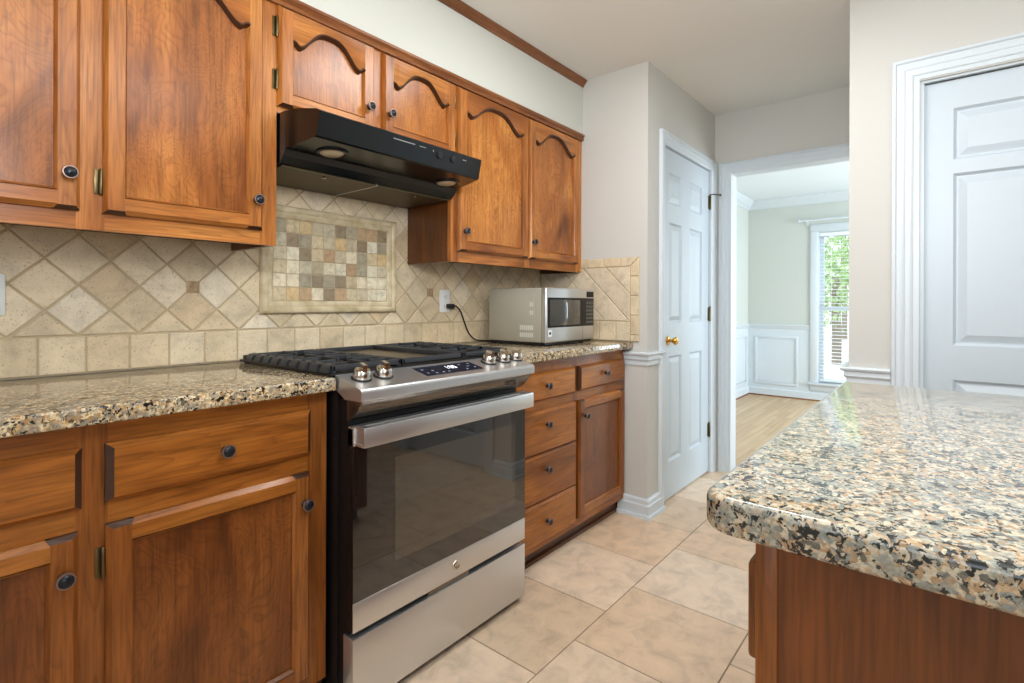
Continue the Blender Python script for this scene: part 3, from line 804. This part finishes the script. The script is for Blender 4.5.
UP = (M_WV, M_WH, M_WP); LO = (M_BV, M_BH, M_BP)
def face_frame(par, yf, stiles, rails, mats, th=.02):
    b = MB()
    for x0, x1, z0, z1 in stiles: b.box(x0, x1, yf, yf + th, z0, z1, 0)
    for x0, x1, z0, z1 in rails: b.box(x0, x1, yf, yf + th, z0, z1, 1)
    obj('face_frame', b, [mats[0], mats[1]], par)
Y1 = YB - .010
# upper left
T = thing('upper_cabinet', 'stained wood upper cabinet on the left, two tall arched doors above the backsplash', 'cabinet', (.3, YFU, ZU0), 'stained wood upper cabinets')
face_frame(T, YFU, [(.308, .366, ZU0, 2.15), (.765, .818, ZU0, 2.15), (-.20, -.13, ZU0, 2.15)], [(-.13, .308, ZU0, 1.42), (.366, .765, ZU0, 1.42), (-.13, .308, 2.13, 2.15), (.366, .765, 2.13, 2.15)], UP)
b = MB().box(-.20, .798, YFU + .02, Y1, 1.395, 1.41).box(-.20, .798, YFU + .02, Y1, 2.16, 2.184).box(-.2, -.18, YFU + .02, Y1, ZU0, 2.184).box(.798, .817, YFU + .02, Y1, ZU0, 2.184).box(-.2, .798, Y1 - .006, Y1, 1.39, 2.18)
b.box(-.2, .817, YFU, YFU + .02, 2.15, 2.184)
obj('carcass', b, M_SIDE, T)
cab_door(T, -.15, .314, 1.408, 2.145, YFU, UP, .076, 'L', (.29, 1.495))
cab_door(T, .3605, .769, 1.408, 2.145, YFU, UP, .076, 'L', (.746, 1.499))
# over the hood
T = thing('upper_cabinet', 'short stained wood cabinet with two small arched doors over the black hood', 'cabinet', (1.208, YFU, 1.80), 'stained wood upper cabinets')
face_frame(T, YFU, [(.8185, .835, 1.80, 2.15), (1.175, 1.24, 1.80, 2.15), (1.595, 1.615, 1.80, 2.15)], [(.835, 1.175, 1.80, 1.83), (1.24, 1.595, 1.80, 1.83), (.835, 1.175, 2.13, 2.15), (1.24, 1.595, 2.13, 2.15)], UP)
obj('carcass', MB().box(.819, 1.599, YFU + .02, Y1, 1.80, 2.184).box(.819, 1.599, YFU, YFU + .02, 2.15, 2.184), M_SIDE, T)
cab_door(T, .8190, 1.187, 1.821, 2.148, YFU, UP, .076, 'L', (1.159, 1.911), hz=(.085, .07))
cab_door(T, 1.2275, 1.6135, 1.821, 2.145, YFU, UP, .076, 'R', (1.255, 1.911), hz=(.085, .07))
# right
T = thing('upper_cabinet', 'stained wood upper cabinet with two arched doors right of the hood above the microwave', 'cabinet', (2.14, YFU, ZU0), 'stained wood upper cabinets')
face_frame(T, YFU, [(1.6155, 1.65, ZU0, 2.15), (2.125, 2.165, ZU0, 2.15), (2.615, XP - .001, ZU0, 2.15)], [(1.65, 2.125, ZU0, 1.42), (2.165, 2.615, ZU0, 1.42), (1.65, 2.125, 2.13, 2.15), (2.165, 2.615, 2.13, 2.15)], UP)
obj('frame_return', MB().box(1.6, 1.6155, YFU, YFU + .02, ZU0, 1.80), M_WV, T)
b = MB().box(1.60, 1.619, YFU + .02, Y1, ZU0, 2.184).box(2.662, XP - .001, YFU + .02, Y1, ZU0, 2.184).box(1.619, 2.662, YFU + .02, Y1, 1.395, 1.41).box(1.619, 2.662, YFU + .02, Y1, 2.16, 2.184).box(1.619, 2.662, Y1 - .006, Y1, 1.39, 2.18)
b.box(1.6165, XP - .001, YFU, YFU + .02, 2.15, 2.184)
obj('carcass', b, M_SIDE, T)
cab_door(T, 1.6375, 2.139, 1.411, 2.145, YFU, UP, .076, 'R', (1.669, 1.501))
cab_door(T, 2.151, 2.621, 1.411, 2.145, YFU, UP, .076, 'R', (2.175, 1.499))

# base left
T = thing('base_cabinet', 'stained wood base cabinet left of the range with drawers above square panel doors', 'cabinet', (.3, YFB, 0), 'stained wood base cabinets')
face_frame(T, YFB, [(-.24, -.17, .085, .925), (.255, .310, .085, .925), (.768, .827, .085, .925)], [(a, c, z0, z1) for a, c in ((-.17, .255), (.31, .768)) for z0, z1 in ((.085, .13), (.695, .755), (.872, .925))], LO)
b = MB().box(-.24, .827, YFB + .02, Y1, .085, .10).box(.810, .827, YFB + .02, Y1, .0, .925).box(-.24, -.222, YFB + .02, Y1, .0, .925).box(-.222, .795, Y1 - .006, Y1, .1, .925).box(-.222, .795, YFB + .021, YFB + .024, .10, .925)
obj('carcass', b, M_SIDE, T)
obj('toe_kick', MB().box(-.222, .795, YFB + .07, YFB + .085, 0, .085), M_TOE, T)
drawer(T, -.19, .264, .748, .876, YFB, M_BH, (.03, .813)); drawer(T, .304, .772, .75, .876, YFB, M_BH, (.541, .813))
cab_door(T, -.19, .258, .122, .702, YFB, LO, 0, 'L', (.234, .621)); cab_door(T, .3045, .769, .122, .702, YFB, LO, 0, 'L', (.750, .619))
# base right
T = thing('base_cabinet', 'stained wood base cabinet right of the range, four stacked drawers beside a panel door', 'cabinet', (2.15, YFB, 0), 'stained wood base cabinets')
face_frame(T, YFB, [(1.632, 1.69, .083, .925), (2.135, 2.178, .083, .925), (2.64, XP - .001, .083, .925)], [(1.69, 2.135, z0, z1) for z0, z1 in ((.083, .13), (.28, .31), (.495, .525), (.69, .755), (.870, .925))] + [(2.178, 2.64, z0, z1) for z0, z1 in ((.083, .13), (.695, .755), (.870, .925))], LO)
b = MB().box(1.632, XP - .001, YFB + .02, Y1, .085, .10).box(1.632, 1.65, YFB + .02, Y1, 0, .925).box(XP - .018, XP - .001, YFB + .036, Y1, .0, .925).box(1.65, XP - .018, Y1 - .006, Y1, .1, .925).box(1.65, XP - .018, YFB + .021, YFB + .024, .10, .925)
obj('carcass', b, M_SIDE, T)
obj('toe_kick', MB().box(1.65, XP - .018, YFB + .045, YFB + .06, 0, .085).box(1.65, XP - .018, YFB + .033, YFB + .045, 0, .018, 0, .004), M_TOE, T)
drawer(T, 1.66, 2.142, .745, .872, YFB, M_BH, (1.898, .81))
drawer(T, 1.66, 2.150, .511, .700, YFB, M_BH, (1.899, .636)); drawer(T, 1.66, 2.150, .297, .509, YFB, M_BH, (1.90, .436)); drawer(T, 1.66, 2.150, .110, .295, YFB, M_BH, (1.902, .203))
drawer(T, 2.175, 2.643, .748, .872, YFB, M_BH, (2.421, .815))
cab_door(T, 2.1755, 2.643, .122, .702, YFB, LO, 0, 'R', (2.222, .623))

# countertops
def slab(x0, x1, y0, y1, z0, z1, r=.006, corner=None, rc=.08):
    b = bmesh.new(); pts = []
    cs = [(x0, y0), (x1, y0), (x1, y1), (x0, y1)]
    for i, (x, y) in enumerate(cs):
        if corner and i in corner:
            sx, sy = (1 if x == x0 else -1), (1 if y == y0 else -1); ox, oy = x + sx * rc, y + sy * rc
            a0 = {0: PI, 1: 1.5 * PI, 2: 0, 3: .5 * PI}[i]
            for k in range(13): w = a0 + PI / 2 * k / 12; pts.append((ox + rc * math.cos(w), oy + rc * math.sin(w)))
        else: pts.append((x, y))
    f = b.faces.new([b.verts.new((x, y, z0)) for x, y in pts])
    g = bmesh.ops.extrude_face_region(b, geom=[f]); 
    for v in g['geom']:
        if isinstance(v, bmesh.types.BMVert): v.co.z = z1
    ed = [e for e in b.edges if abs(e.verts[0].co.z - e.verts[1].co.z) < 1e-6]
    bmesh.ops.bevel(b, geom=ed, offset=r, segments=4, profile=.5, affect='EDGES')
    return MB().bm(b, 0, True)
tag(obj('countertop', slab(-.245, .826, YCF, YB - .011, .926, ZT), M_GRAN), 'speckled granite countertop left of the range', 'countertop')
tag(obj('countertop', slab(1.622, XP - .002, YCF - .002, YB - .011, .926, ZT), M_GRAN), 'speckled granite countertop right of the range under the microwave', 'countertop')
tag(obj('island_countertop', slab(.593, 1.716, -2.4, .216, .922, ZT, .009, (3,), .038), M_GRANI), 'polished granite island top with a rounded corner in the foreground', 'countertop')

# island base
T = thing('kitchen_island', 'stained wood island base under the foreground granite top', 'island', (1.15, -.9, 0))
XI, YI = .618, .160
b = MB().box(XI, XI + .02, YI - .022, YI, .0, .921, 0, .001); obj('corner_post', b, M_ISLP, T)
b = MB().box(XI + .004, XI + .02, -2.3, YI - .022, .0, .921); obj('end_panel', b, M_ISL, T)
obj('carcass', MB().box(XI + .02, 1.66, -2.3, YI - .021, .085, .921).box(XI + .02, 1.66, -2.3, YI - .09, 0, .085), M_SIDE, T)
b = MB()
b.box(XI + .02, XI + .075, YI - .02, YI, .085, .921).box(1.61, 1.66, YI - .02, YI, .085, .921).box(1.11, 1.16, YI - .02, YI, .085, .921)
for z0, z1 in ((.085, .13), (.70, .755), (.875, .921)): b.box(XI + .075, 1.11, YI - .02, YI, z0, z1).box(1.16, 1.61, YI - .02, YI, z0, z1)
obj('face_frame', b, M_ISLP, T)
def back_door(b, x0, x1, z0, z1, y):
    for q in ((x0, x0 + .05, z0, z1), (x1 - .05, x1, z0, z1), (x0 + .05, x1 - .05, z0, z0 + .05), (x0 + .05, x1 - .05, z1 - .05, z1)): b.box(q[0], q[1], y, y + .02, q[2], q[3], 0, .004)
    b.box(x0 + .05, x1 - .05, y, y + .01, z0 + .05, z1 - .05)
for x0, x1 in ((XI + .045, 1.12), (1.15, 1.64)):
    b = MB(); back_door(b, x0, x1, .12, .705, YI + .001); obj('door', b, M_ISLP, T)
    b = MB().box(x0, x1, YI + .001, YI + .021, .755, .872, 0, .006); obj('drawer', b, M_ISLP, T)

# ------------------------------------------------------------------ range
RX0, RX1 = .834, 1.610; RC = (RX0 + RX1) / 2
T = thing('gas_range', 'stainless gas range with black grates and glass oven door', 'range', (RC, 1.6, 0))
b = MB().box(RX0 + .004, RX1 - .004, 1.345, 1.965, .05, .925).box(RX0 + .010, RX1 - .010, 1.302, 1.345, .06, .90).box(RX0 + .03, RX1 - .03, 1.36, 1.95, 0, .05)
for x_ in (RX0 + .05, RX1 - .05): b.lathe([(0, 0), (.02, 0), (.02, .01), (.012, .012), (.012, .06), (0, .06)], (x_, 1.33, 0), (0, 0, 1), 12)
body = obj('body', b, M_BLACK, T)
for z_ in (.16, .33, .50, .66, .78): obj('side_screw', MB().lathe([(.006, 0), (.006, .001), (.003, .002), (0, .002)], (RX0 + .004, 1.36, z_), (-1, 0, 0), 10), M_BLACKM, body)
# cooktop
b = MB().box(RX0 - .016, RX1 + .016, 1.352, 1.952, ZT + .001, ZT + .010, 0, .003).box(RX0 + .006, RX1 - .006, 1.352, 1.96, .92, ZT + .002)
b.box(RX0 - .005, RX1 + .005, 1.912, 1.950, ZT + .008, .988, 0, .004)
ct = obj('cooktop', b, M_BLACK, T)
def grate(x0, x1, side):
    b = MB(); y0, y1, z0, z1 = 1.362, 1.905, .978, .996; w = .012
    b.box(x0, x1, y0, y0 + w, z0, z1, 0, .003).box(x0, x1, y1 - w, y1, z0, z1, 0, .003)
    b.box(x0, x0 + w, y0, y1, z0, z1, 0, .003).box(x1 - w, x1, y0, y1, z0, z1, 0, .003)
    b.box(x0, x1, (y0 + y1) / 2 - w / 2, (y0 + y1) / 2 + w / 2, z0, z1, 0, .003)
    xc = (x0 + x1) / 2
    for yc in (y0 + (y1 - y0) * .25, y0 + (y1 - y0) * .75):
        for s_ in (-1, 1):
            b.box(min(xc + s_ * .03, xc + s_ * (x1 - x0) / 2), max(xc + s_ * .03, xc + s_ * (x1 - x0) / 2), yc - .005, yc + .005, z0 + .004, z1 + .002, 0, .003)
            b.box(xc - .005, xc + .005, min(yc + s_ * .03, yc + s_ * .13), max(yc + s_ * .03, yc + s_ * .13), z0 + .004, z1 + .002, 0, .003)
            for dy in (-.068, .068): b.box(min(xc + s_ * .05, xc + s_ * (x1 - x0) / 2), max(xc + s_ * .05, xc + s_ * (x1 - x0) / 2), yc + dy - .005, yc + dy + .005, z0 + .004, z1 + .001, 0, .003)
    n = 9
    for k in range(n):        # curved finger ends along the outer side
        yc = y0 + .03 + (y1 - y0 - .06) * k / (n - 1); xs = x0 if side < 0 else x1
        b.prism([(xs + side * .012, .974), (xs + side * .012, .984), (xs + side * .004, .994), (xs - side * .016, .999), (xs - side * .03, .994), (xs - side * .03, .98)], 1, yc - .020, yc + .020)
    for x_ in (x0 + .006, x1 - .006):
        for y_ in (y0 + .006, y1 - .006, (y0 + y1) / 2): b.box(x_ - .006, x_ + .006, y_ - .006, y_ + .006, ZT + .009, z0 + .002)
    return b
obj('grate', grate(RX0 - .004, RX0 + .243, -1), M_IRON, T); obj('grate', grate(RX1 - .243, RX1 + .004, 1), M_IRON, T)
gx0, gx1 = RX0 + .251, RX1 - .251
b = MB().box(gx0, gx1, 1.362, 1.905, .974, .980, 1)
for q in ((gx0, gx0 + .012, 1.362, 1.905), (gx1 - .012, gx1, 1.362, 1.905), (gx0, gx1, 1.362, 1.376), (gx0, gx1, 1.893, 1.905)): b.box(q[0], q[1], q[2], q[3], ZT + .009, .996, 0, .003)
obj('griddle', b, [M_IRON, steel('griddle_plate', (112, 100, 82), .34)], T)
for x_ in (RX0 + .12, RX1 - .12):
    for y_ in (1.498, 1.769):
        b = MB().lathe([(.05, 0), (.046, .005), (.036, .006), (.036, .010), (.032, .012), (0, .012)], (x_, y_, ZT + .009), (0, 0, 1), 20); obj('burner', b, M_BLACKM, T)
# control panel
sl = lambda y: .940 + (y - 1.222) * (.9695 - .940) / (1.350 - 1.222)
b = MB().prism([(1.3515, .9695), (1.226, .9405), (1.222, .937), (1.2205, .932), (1.2205, .911), (1.224, .907), (1.30, .905), (1.3515, .93)], 0, RX0 - .002, RX1 + .002)
cp = obj('control_panel', b, M_STEEL, T)
b = MB(); pr2 = [(1.228, .9065), (1.236, .895), (1.252, .876), (1.272, .856), (1.290, .846), (1.302, .843), (1.302, .9065)]
b.prism(pr2, 0, RX0 + .006, RX1 - .006, 0, True); obj('lower_apron', b, M_STEELD, T)
nrm = Vector((0, -(.9695 - .940), 1.350 - 1.222)).normalized()
def onpanel(x, y, h=0.0): p = Vector((x, y, sl(y))) + nrm * h; return p
b = MB(); q = [onpanel(1.098, 1.254, .0012), onpanel(1.358, 1.254, .0012), onpanel(1.358, 1.330, .0012), onpanel(1.098, 1.330, .0012)]; q0 = [onpanel(p[0], p[1], -.002) for p in ((1.098, 1.254), (1.358, 1.254), (1.358, 1.330), (1.098, 1.330))]
b.add(q, [[0, 1, 2, 3]]); 
for k in range(4): b.add([q[k], q[(k + 1) % 4], q0[(k + 1) % 4], q0[k]], [[0, 1, 2, 3]])
dp = obj('display', b, M_DISP, T)
for x_, y_ in ((1.118, 1.305), (1.118, 1.275), (1.15, 1.29), (1.15, 1.268), (1.18, 1.268), (1.205, 1.268), (1.29, 1.268), (1.29, 1.312), (1.315, 1.29), (1.335, 1.312), (1.335, 1.275)):
    obj('touch_key', MB().add([onpanel(x_ - .005, y_ - .003, .0016), onpanel(x_ + .005, y_ - .003, .0016), onpanel(x_ + .005, y_ + .003, .0016), onpanel(x_ - .005, y_ + .003, .0016)], [[0, 1, 2, 3]]), M_ICON, dp)
SEG = {'1': 'bc', '0': 'abcdef', ':': ''}
b = MB(); w_, h_ = .0105, .020; x_ = 1.214
def bar(x0, x1, y0, y1): b.add([onpanel(x0, y0, .0017), onpanel(x1, y0, .0017), onpanel(x1, y1, .0017), onpanel(x0, y1, .0017)], [[0, 1, 2, 3]])
yb0 = 1.288
for ch in '1:00':
    if ch == ':': bar(x_, x_ + .003, yb0 + .005, yb0 + .009); bar(x_, x_ + .003, yb0 + .016, yb0 + .020); x_ += .007; continue
    s_ = SEG[ch]; t_ = .003; H = .026
    if 'a' in s_: bar(x_, x_ + w_, yb0 + H - t_, yb0 + H)
    if 'd' in s_: bar(x_, x_ + w_, yb0, yb0 + t_)
    if 'b' in s_: bar(x_ + w_ - t_, x_ + w_, yb0 + H / 2, yb0 + H)
    if 'c' in s_: bar(x_ + w_ - t_, x_ + w_, yb0, yb0 + H / 2)
    if 'f' in s_: bar(x_, x_ + t_, yb0 + H / 2, yb0 + H)
    if 'e' in s_: bar(x_, x_ + t_, yb0, yb0 + H / 2)
    x_ += w_ + .005
obj('clock_digits', b, M_DIGIT, dp, fix=False)
for x_ in (.886, .962, 1.434, 1.514, 1.590):
    c = onpanel(x_, 1.300); b = MB()
    b.lathe([(.030, 0), (.030, .003), (.026, .004)], c, nrm, 24, 1)
    b.lathe([(.026, .003), (.0265, .006), (.0235, .026), (.0215, .029), (0, .0295)], c, nrm, 24, 0)
    # raised grip blade across the cap
    ax = Vector((1, 0, 0)) * .35 + nrm.cross(Vector((1, 0, 0))) * .94; ax.normalize(); sd = nrm.cross(ax)
    p0 = c + nrm * .027
    vs = []
    for u_, h0 in ((-.0225, .0), (.0225, .0)): pass
    for (a_, s_, h__) in ((-.022, -.0065, 0), (.022, -.0065, 0), (.022, .0065, 0), (-.022, .0065, 0), (-.022, -.0055, .021), (.022, -.0055, .015), (.022, .0055, .015), (-.022, .0055, .021)):
        vs.append((p0 + ax * a_ + sd * s_ + nrm * h__)[:])
    b.add(vs, [[0, 1, 5, 4], [1, 2, 6, 5], [2, 3, 7, 6], [3, 0, 4, 7], [4, 5, 6, 7]], 0)
    obj('control_knob', b, [M_CHROME, M_BLACKM], T)
# oven door
DF, DB = 1.270, 1.298; DX0, DX1 = RX0 + .006, RX1 + .006
b = MB().box(DX0, DX1, DF + .002, DB, .252, .826, 0, .002)
door = obj('oven_door', b, M_BLACK, T)
obj('door_glass', MB().box(DX0, DX1, DF, DF + .002, .334, .775), M_GLASS, door)
obj('inner_window', MB().box(.985, 1.555, DF - .0006, DF + .0004, .402, .715), M_GLASSI, door)
obj('lower_trim', MB().box(DX0, DX1, DF - .0012, DF + .003, .251, .333, 0, .001), M_STEEL, door)
b = MB().box(DX0, DX1, DF - .0012, DB - .001, .775, .829, 0, .0015)
obj('top_trim', b, M_STEEL, door)
for x0, x1 in ((1.02, 1.20), (1.25, 1.43)): obj('vent_slot', MB().box(x0, x1, DF + .004, DF + .008, .828, .8295), M_SLOT, door)
b = MB().box(RX0 + .008, RX1 - .002, 1.220, 1.228, .778, .834, 0, .003)
b.box(RX0 + .008, RX1 - .002, 1.222, 1.236, .827, .834, 0, .002)
for x0, x1 in ((RX0 + .008, RX0 + .030), (RX1 - .024, RX1 - .002)): b.box(x0, x1, 1.226, DF, .778, .786, 0, .001).box(x0, x1, 1.226, DF, .827, .834, 0, .001).box((x0 + x1) / 2 - .007, (x0 + x1) / 2 + .007, 1.226, DF, .784, .83)
obj('handle', b, M_STEEL, door)
b = MB().lathe([(.0, .0022), (.0125, .0022), (.0135, .003), (.0155, .003), (.0165, .0018), (.0165, 0)], (1.240, DF - .0012, .292), (0, -1, 0), 28)
bd = obj('badge', b, M_CHROME, door)
b = MB(); pts = [(1.240 + .0075 * math.cos(a) * (1 - .06 * k), DF - .0038, .292 + .0085 * math.sin(a)) for k, a in enumerate([PI * .3 + i * PI * 1.6 / 14 for i in range(15)])]
b.tube([(p[0] - .003, p[1], p[2]) for p in pts], .0007, 6)
pts = [(1.243 + .0045 * math.cos(a), DF - .0038, .292 + .0042 * math.sin(a) + (.004 if i < 8 else -.0035)) for i, a in enumerate([PI * .2 + (i % 8) * PI * 1.3 / 7 for i in range(16)])]
b.tube(pts[:8], .0007, 6).tube(pts[8:], .0007, 6)
obj('badge_script', b, M_STEELD, bd)
# drawer
b = MB().box(DX0, DX1, DF - .002, DB + .02, .032, .232, 0, .002); dr = obj('storage_drawer', b, M_STEEL, T)
obj('drawer_grip', MB().box(1.120, 1.305, DF + .004, DF + .012, .2325, .2495, 0, .001), M_STEELD, dr)

# ------------------------------------------------------------------ hood
HX0, HX1 = .824, 1.594
T = thing('range_hood', 'black under cabinet range hood with two round lamps above the range', 'range hood', (1.21, 1.7, 1.63))
sec = [(1.975, 1.797), (1.640, 1.797), (1.575, 1.792), (1.475, 1.772), (1.455, 1.762), (1.475, 1.690), (1.483, 1.686), (1.632, 1.674), (1.646, 1.655), (1.668, 1.634), (1.975, 1.630)]
b = MB().prism(sec, 0, HX0, HX1)
def taper(p):     # the visor narrows towards its front
    f = max(0.0, min(1.0, (1.632 - p[1]) / (1.632 - 1.455))); return (p[0] + f * (.0195 if p[0] < 1.2 else -.0355), p[1], p[2])
b.v = [taper(p) for p in b.v]
hb = obj('hood_body', b, M_HOOD, T)
b = MB()
for x0, x1 in ((HX0 + .012, 1.205), (1.213, HX1 - .012)): b.box(x0, x1, 1.676, 1.955, 1.6275, 1.6315)
obj('filter', b, M_HOODF, T)
b = MB().box(1.2055, 1.2125, 1.676, 1.955, 1.626, 1.6318); obj('filter_rail', b, M_STEEL, T)
for x_ in (1.0, 1.42):
    b = MB().lathe([(.006, 0), (.008, .006), (.005, .008), (0, .008)], (x_, 1.70, 1.6275), (0, 0, -1), 10); obj('filter_clip', b, M_CHROME, T)
un = Vector((0, .016, -.146)).normalized(); und = Vector((0, -.080, -.9968))
for x_, y_ in ((.955, 1.572), (1.490, 1.588)):
    c = Vector((x_, y_, 1.686 - (y_ - 1.483) * .0805)); b = MB().lathe([(.052, -.001), (.052, .004), (.048, .0065), (.043, .006), (.040, .002)], c, und, 28)
    lm = obj('lamp_ring', b, M_HOOD, T)
    b = MB().lathe([(.041, .001), (.036, .005), (.024, .0085), (.012, .0095), (0, .010)], c, und, 28); obj('lamp_lens', b, M_LENS, lm)
hn = Vector((0, -.072, -.020)).normalized()
def onband(x, z): return Vector((x, 1.455 + (1.762 - z) * .020 / .072, z))
def strip(name, x0, x1, z0, z1, h=.0006):
    obj(name, MB().add([onband(x0, z0) + hn * h, onband(x1, z0) + hn * h, onband(x1, z1) + hn * h, onband(x0, z1) + hn * h], [[0, 1, 2, 3]]), M_CHROME, T, fix=False)
strip('badge_strip', 1.12, 1.215, 1.7445, 1.7475); strip('switch_mark', 1.30, 1.304, 1.74, 1.746); strip('lettering', 1.235, 1.265, 1.7445, 1.7465); strip('switch_mark', 1.455, 1.475, 1.741, 1.744)
for x_ in (1.335, 1.405):
    b = MB().lathe([(.013, 0), (.013, .004), (.011, .007), (0, .0075)], onband(x_, 1.735), hn, 18); obj('switch_knob', b, M_BLACKM, T)
b = MB().box(HX0, HX1, 1.9551, 1.975, 1.6265, 1.631); obj('rear_lip', b, M_STEELD, T)

# ------------------------------------------------------------------ microwave
X0, X1, Yf0, Yb0, Z0, Z1 = 2.080, 2.530, 1.502, 1.886, .981, 1.257
T = thing('microwave', 'small stainless microwave standing on the right granite countertop', 'microwave', ((X0 + X1) / 2, 1.7, ZT))
b = MB().box(X0, X1, Yf0 + .034, Yb0, Z0, Z1 - .002, 0, .008).box(X0 - .0015, X0 + .004, Yf0 + .075, Yb0 - .03, Z0 + .012, Z1 - .02, 0, .002)
bd = obj('casing', b, M_MWSIDE, T)
for z0, z1, nk in ((1.043, 1.066, 7), (1.006, 1.029, 7), (1.12, 1.142, 2), (1.162, 1.184, 2)):
    b = MB()
    for k in range(nk): b.box(X0 - .0022, X0 + .002, 1.585 + k * .0125, 1.5935 + k * .0125, z0, z1)
    obj('side_vent', b, M_MWPRINT, bd)
for x_ in (X0 + .04, X1 - .04):
    for y_ in (Yf0 + .06, Yb0 - .04): obj('foot', MB().lathe([(0, 0), (.014, 0), (.014, .022), (0, .022)], (x_, y_, ZT), (0, 0, 1), 12), M_BLACKM, T)
b = MB().box(X0 - .001, X1, Yf0, Yf0 + .036, Z0, Z1, 0, .010, 4); fd = obj('door', b, M_STEEL, T)
obj('under_shade_box', MB().box(X0 + .008, X1 - .008, Yf0 + .016, Yb0 - .01, ZT + .006, Z0 + .004), M_BLACKM, T)  # dark box added below the casing in place of the shade there
obj('window_bezel', MB().box(X0 + .010, X1 - .005, Yf0 - .0012, Yf0 + .003, 1.056, 1.207, 0, .001), M_BLACK, fd)
obj('window', MB().box(X0 + .028, X1 - .145, Yf0 - .0022, Yf0, 1.066, 1.196, 0, .0008), M_MWWIN, fd)
b = MB()
for r_ in range(6):
    for c_ in range(3): b.box(X1 - .082 + c_ * .024, X1 - .063 + c_ * .024, Yf0 - .0020, Yf0, 1.070 + r_ * .021, 1.083 + r_ * .021)
obj('keypad', b, M_KEY, fd)
obj('display', MB().box(X1 - .078, X1 - .006, Yf0 - .0012, Yf0 + .002, 1.212, 1.243), M_BLACK, fd)
b = MB().box(X0 + .014, X0 + .044, Yf0 - .0010, Yf0 + .002, 1.012, 1.046); lg = obj('badge_plate', b, M_PLATE, fd)
b = MB().lathe([(.008, 0), (.008, .0008), (.006, .0012), (0, .0012)], (X0 + .029, Yf0 - .001, 1.029), (0, -1, 0), 18); obj('badge', b, M_SLOT, fd)
obj('door_seam', MB().box(X1 - .118, X1 - .1165, Yf0 - .0004, Yf0 + .003, Z0 + .006, 1.054), M_SLOT, fd)
# cord and plug belong to the microwave
OX, OZ = 1.84, 1.188
b = MB().box(OX + .008, OX + .040, 1.938, YB - .0135, OZ - .040, OZ - .014, 0, .004); pg = obj('plug', b, M_CORD, T)
cpts = [(OX + .028, 1.940, OZ - .026), (OX + .045, 1.934, OZ - .028), (OX + .075, 1.932, OZ - .055), (OX + .105, 1.935, OZ - .110), (OX + .14, 1.94, OZ - .165), (OX + .19, 1.94, OZ - .205), (OX + .24, 1.935, .974), (2.13, 1.92, .9695), (2.2, 1.905, .971), (2.25, 1.902, .985), (2.28, 1.892, 1.01), (2.28, 1.885, 1.02)]
def smooth(P, n=6):
    P = [Vector(p) for p in P]; out = []
    for i in range(len(P) - 1):
        a, p, q, d = P[max(i - 1, 0)], P[i], P[i + 1], P[min(i + 2, len(P) - 1)]
        for k in range(n):
            t_ = k / n; out.append(.5 * ((2 * p) + (q - a) * t_ + (2 * a - 5 * p + 4 * q - d) * t_ ** 2 + (3 * p - a - 3 * q + d) * t_ ** 3))
    return out + [P[-1]]
obj('power_cord', MB().tube(smooth(cpts), .0042, 8), M_CORD, T)

# outlets
def outlet(x, lab, zc=1.188):
    yp = Y0 - .0078
    T = thing('wall_outlet', lab, 'outlet', (x, yp, zc - .057), 'white duplex outlets')
    pl_ = obj('cover_plate', MB().box(x - .035, x + .035, yp - .006, yp, zc - .057, zc + .057, 0, .003), M_PLATE, T)
    for dz in (-.027, .023):
        s_ = obj('socket', MB().box(x - .017, x + .017, yp - .0075, yp - .005, zc + dz - .014, zc + dz + .014, 0, .003), M_PLATE, T)
        b = MB().box(x - .008, x - .006, yp - .0079, yp - .007, zc + dz - .004, zc + dz + .006).box(x + .006, x + .008, yp - .0079, yp - .007, zc + dz - .004, zc + dz + .006).lathe([(0, .0004), (.0025, .0004), (.0025, 0)], (x, yp - .0075, zc + dz - .008), (0, -1, 0), 8)
        obj('slot', b, M_SLOT, s_)
    obj('plate_screw', MB().lathe([(.003, 0), (.002, .001), (0, .0012)], (x, yp - .006, zc - .002), (0, -1, 0), 8), M_STEEL, T)
outlet(OX, 'white wall outlet with the black microwave plug in it')
outlet(.178, 'white wall outlet cut off at the left edge of the photo', 1.197)
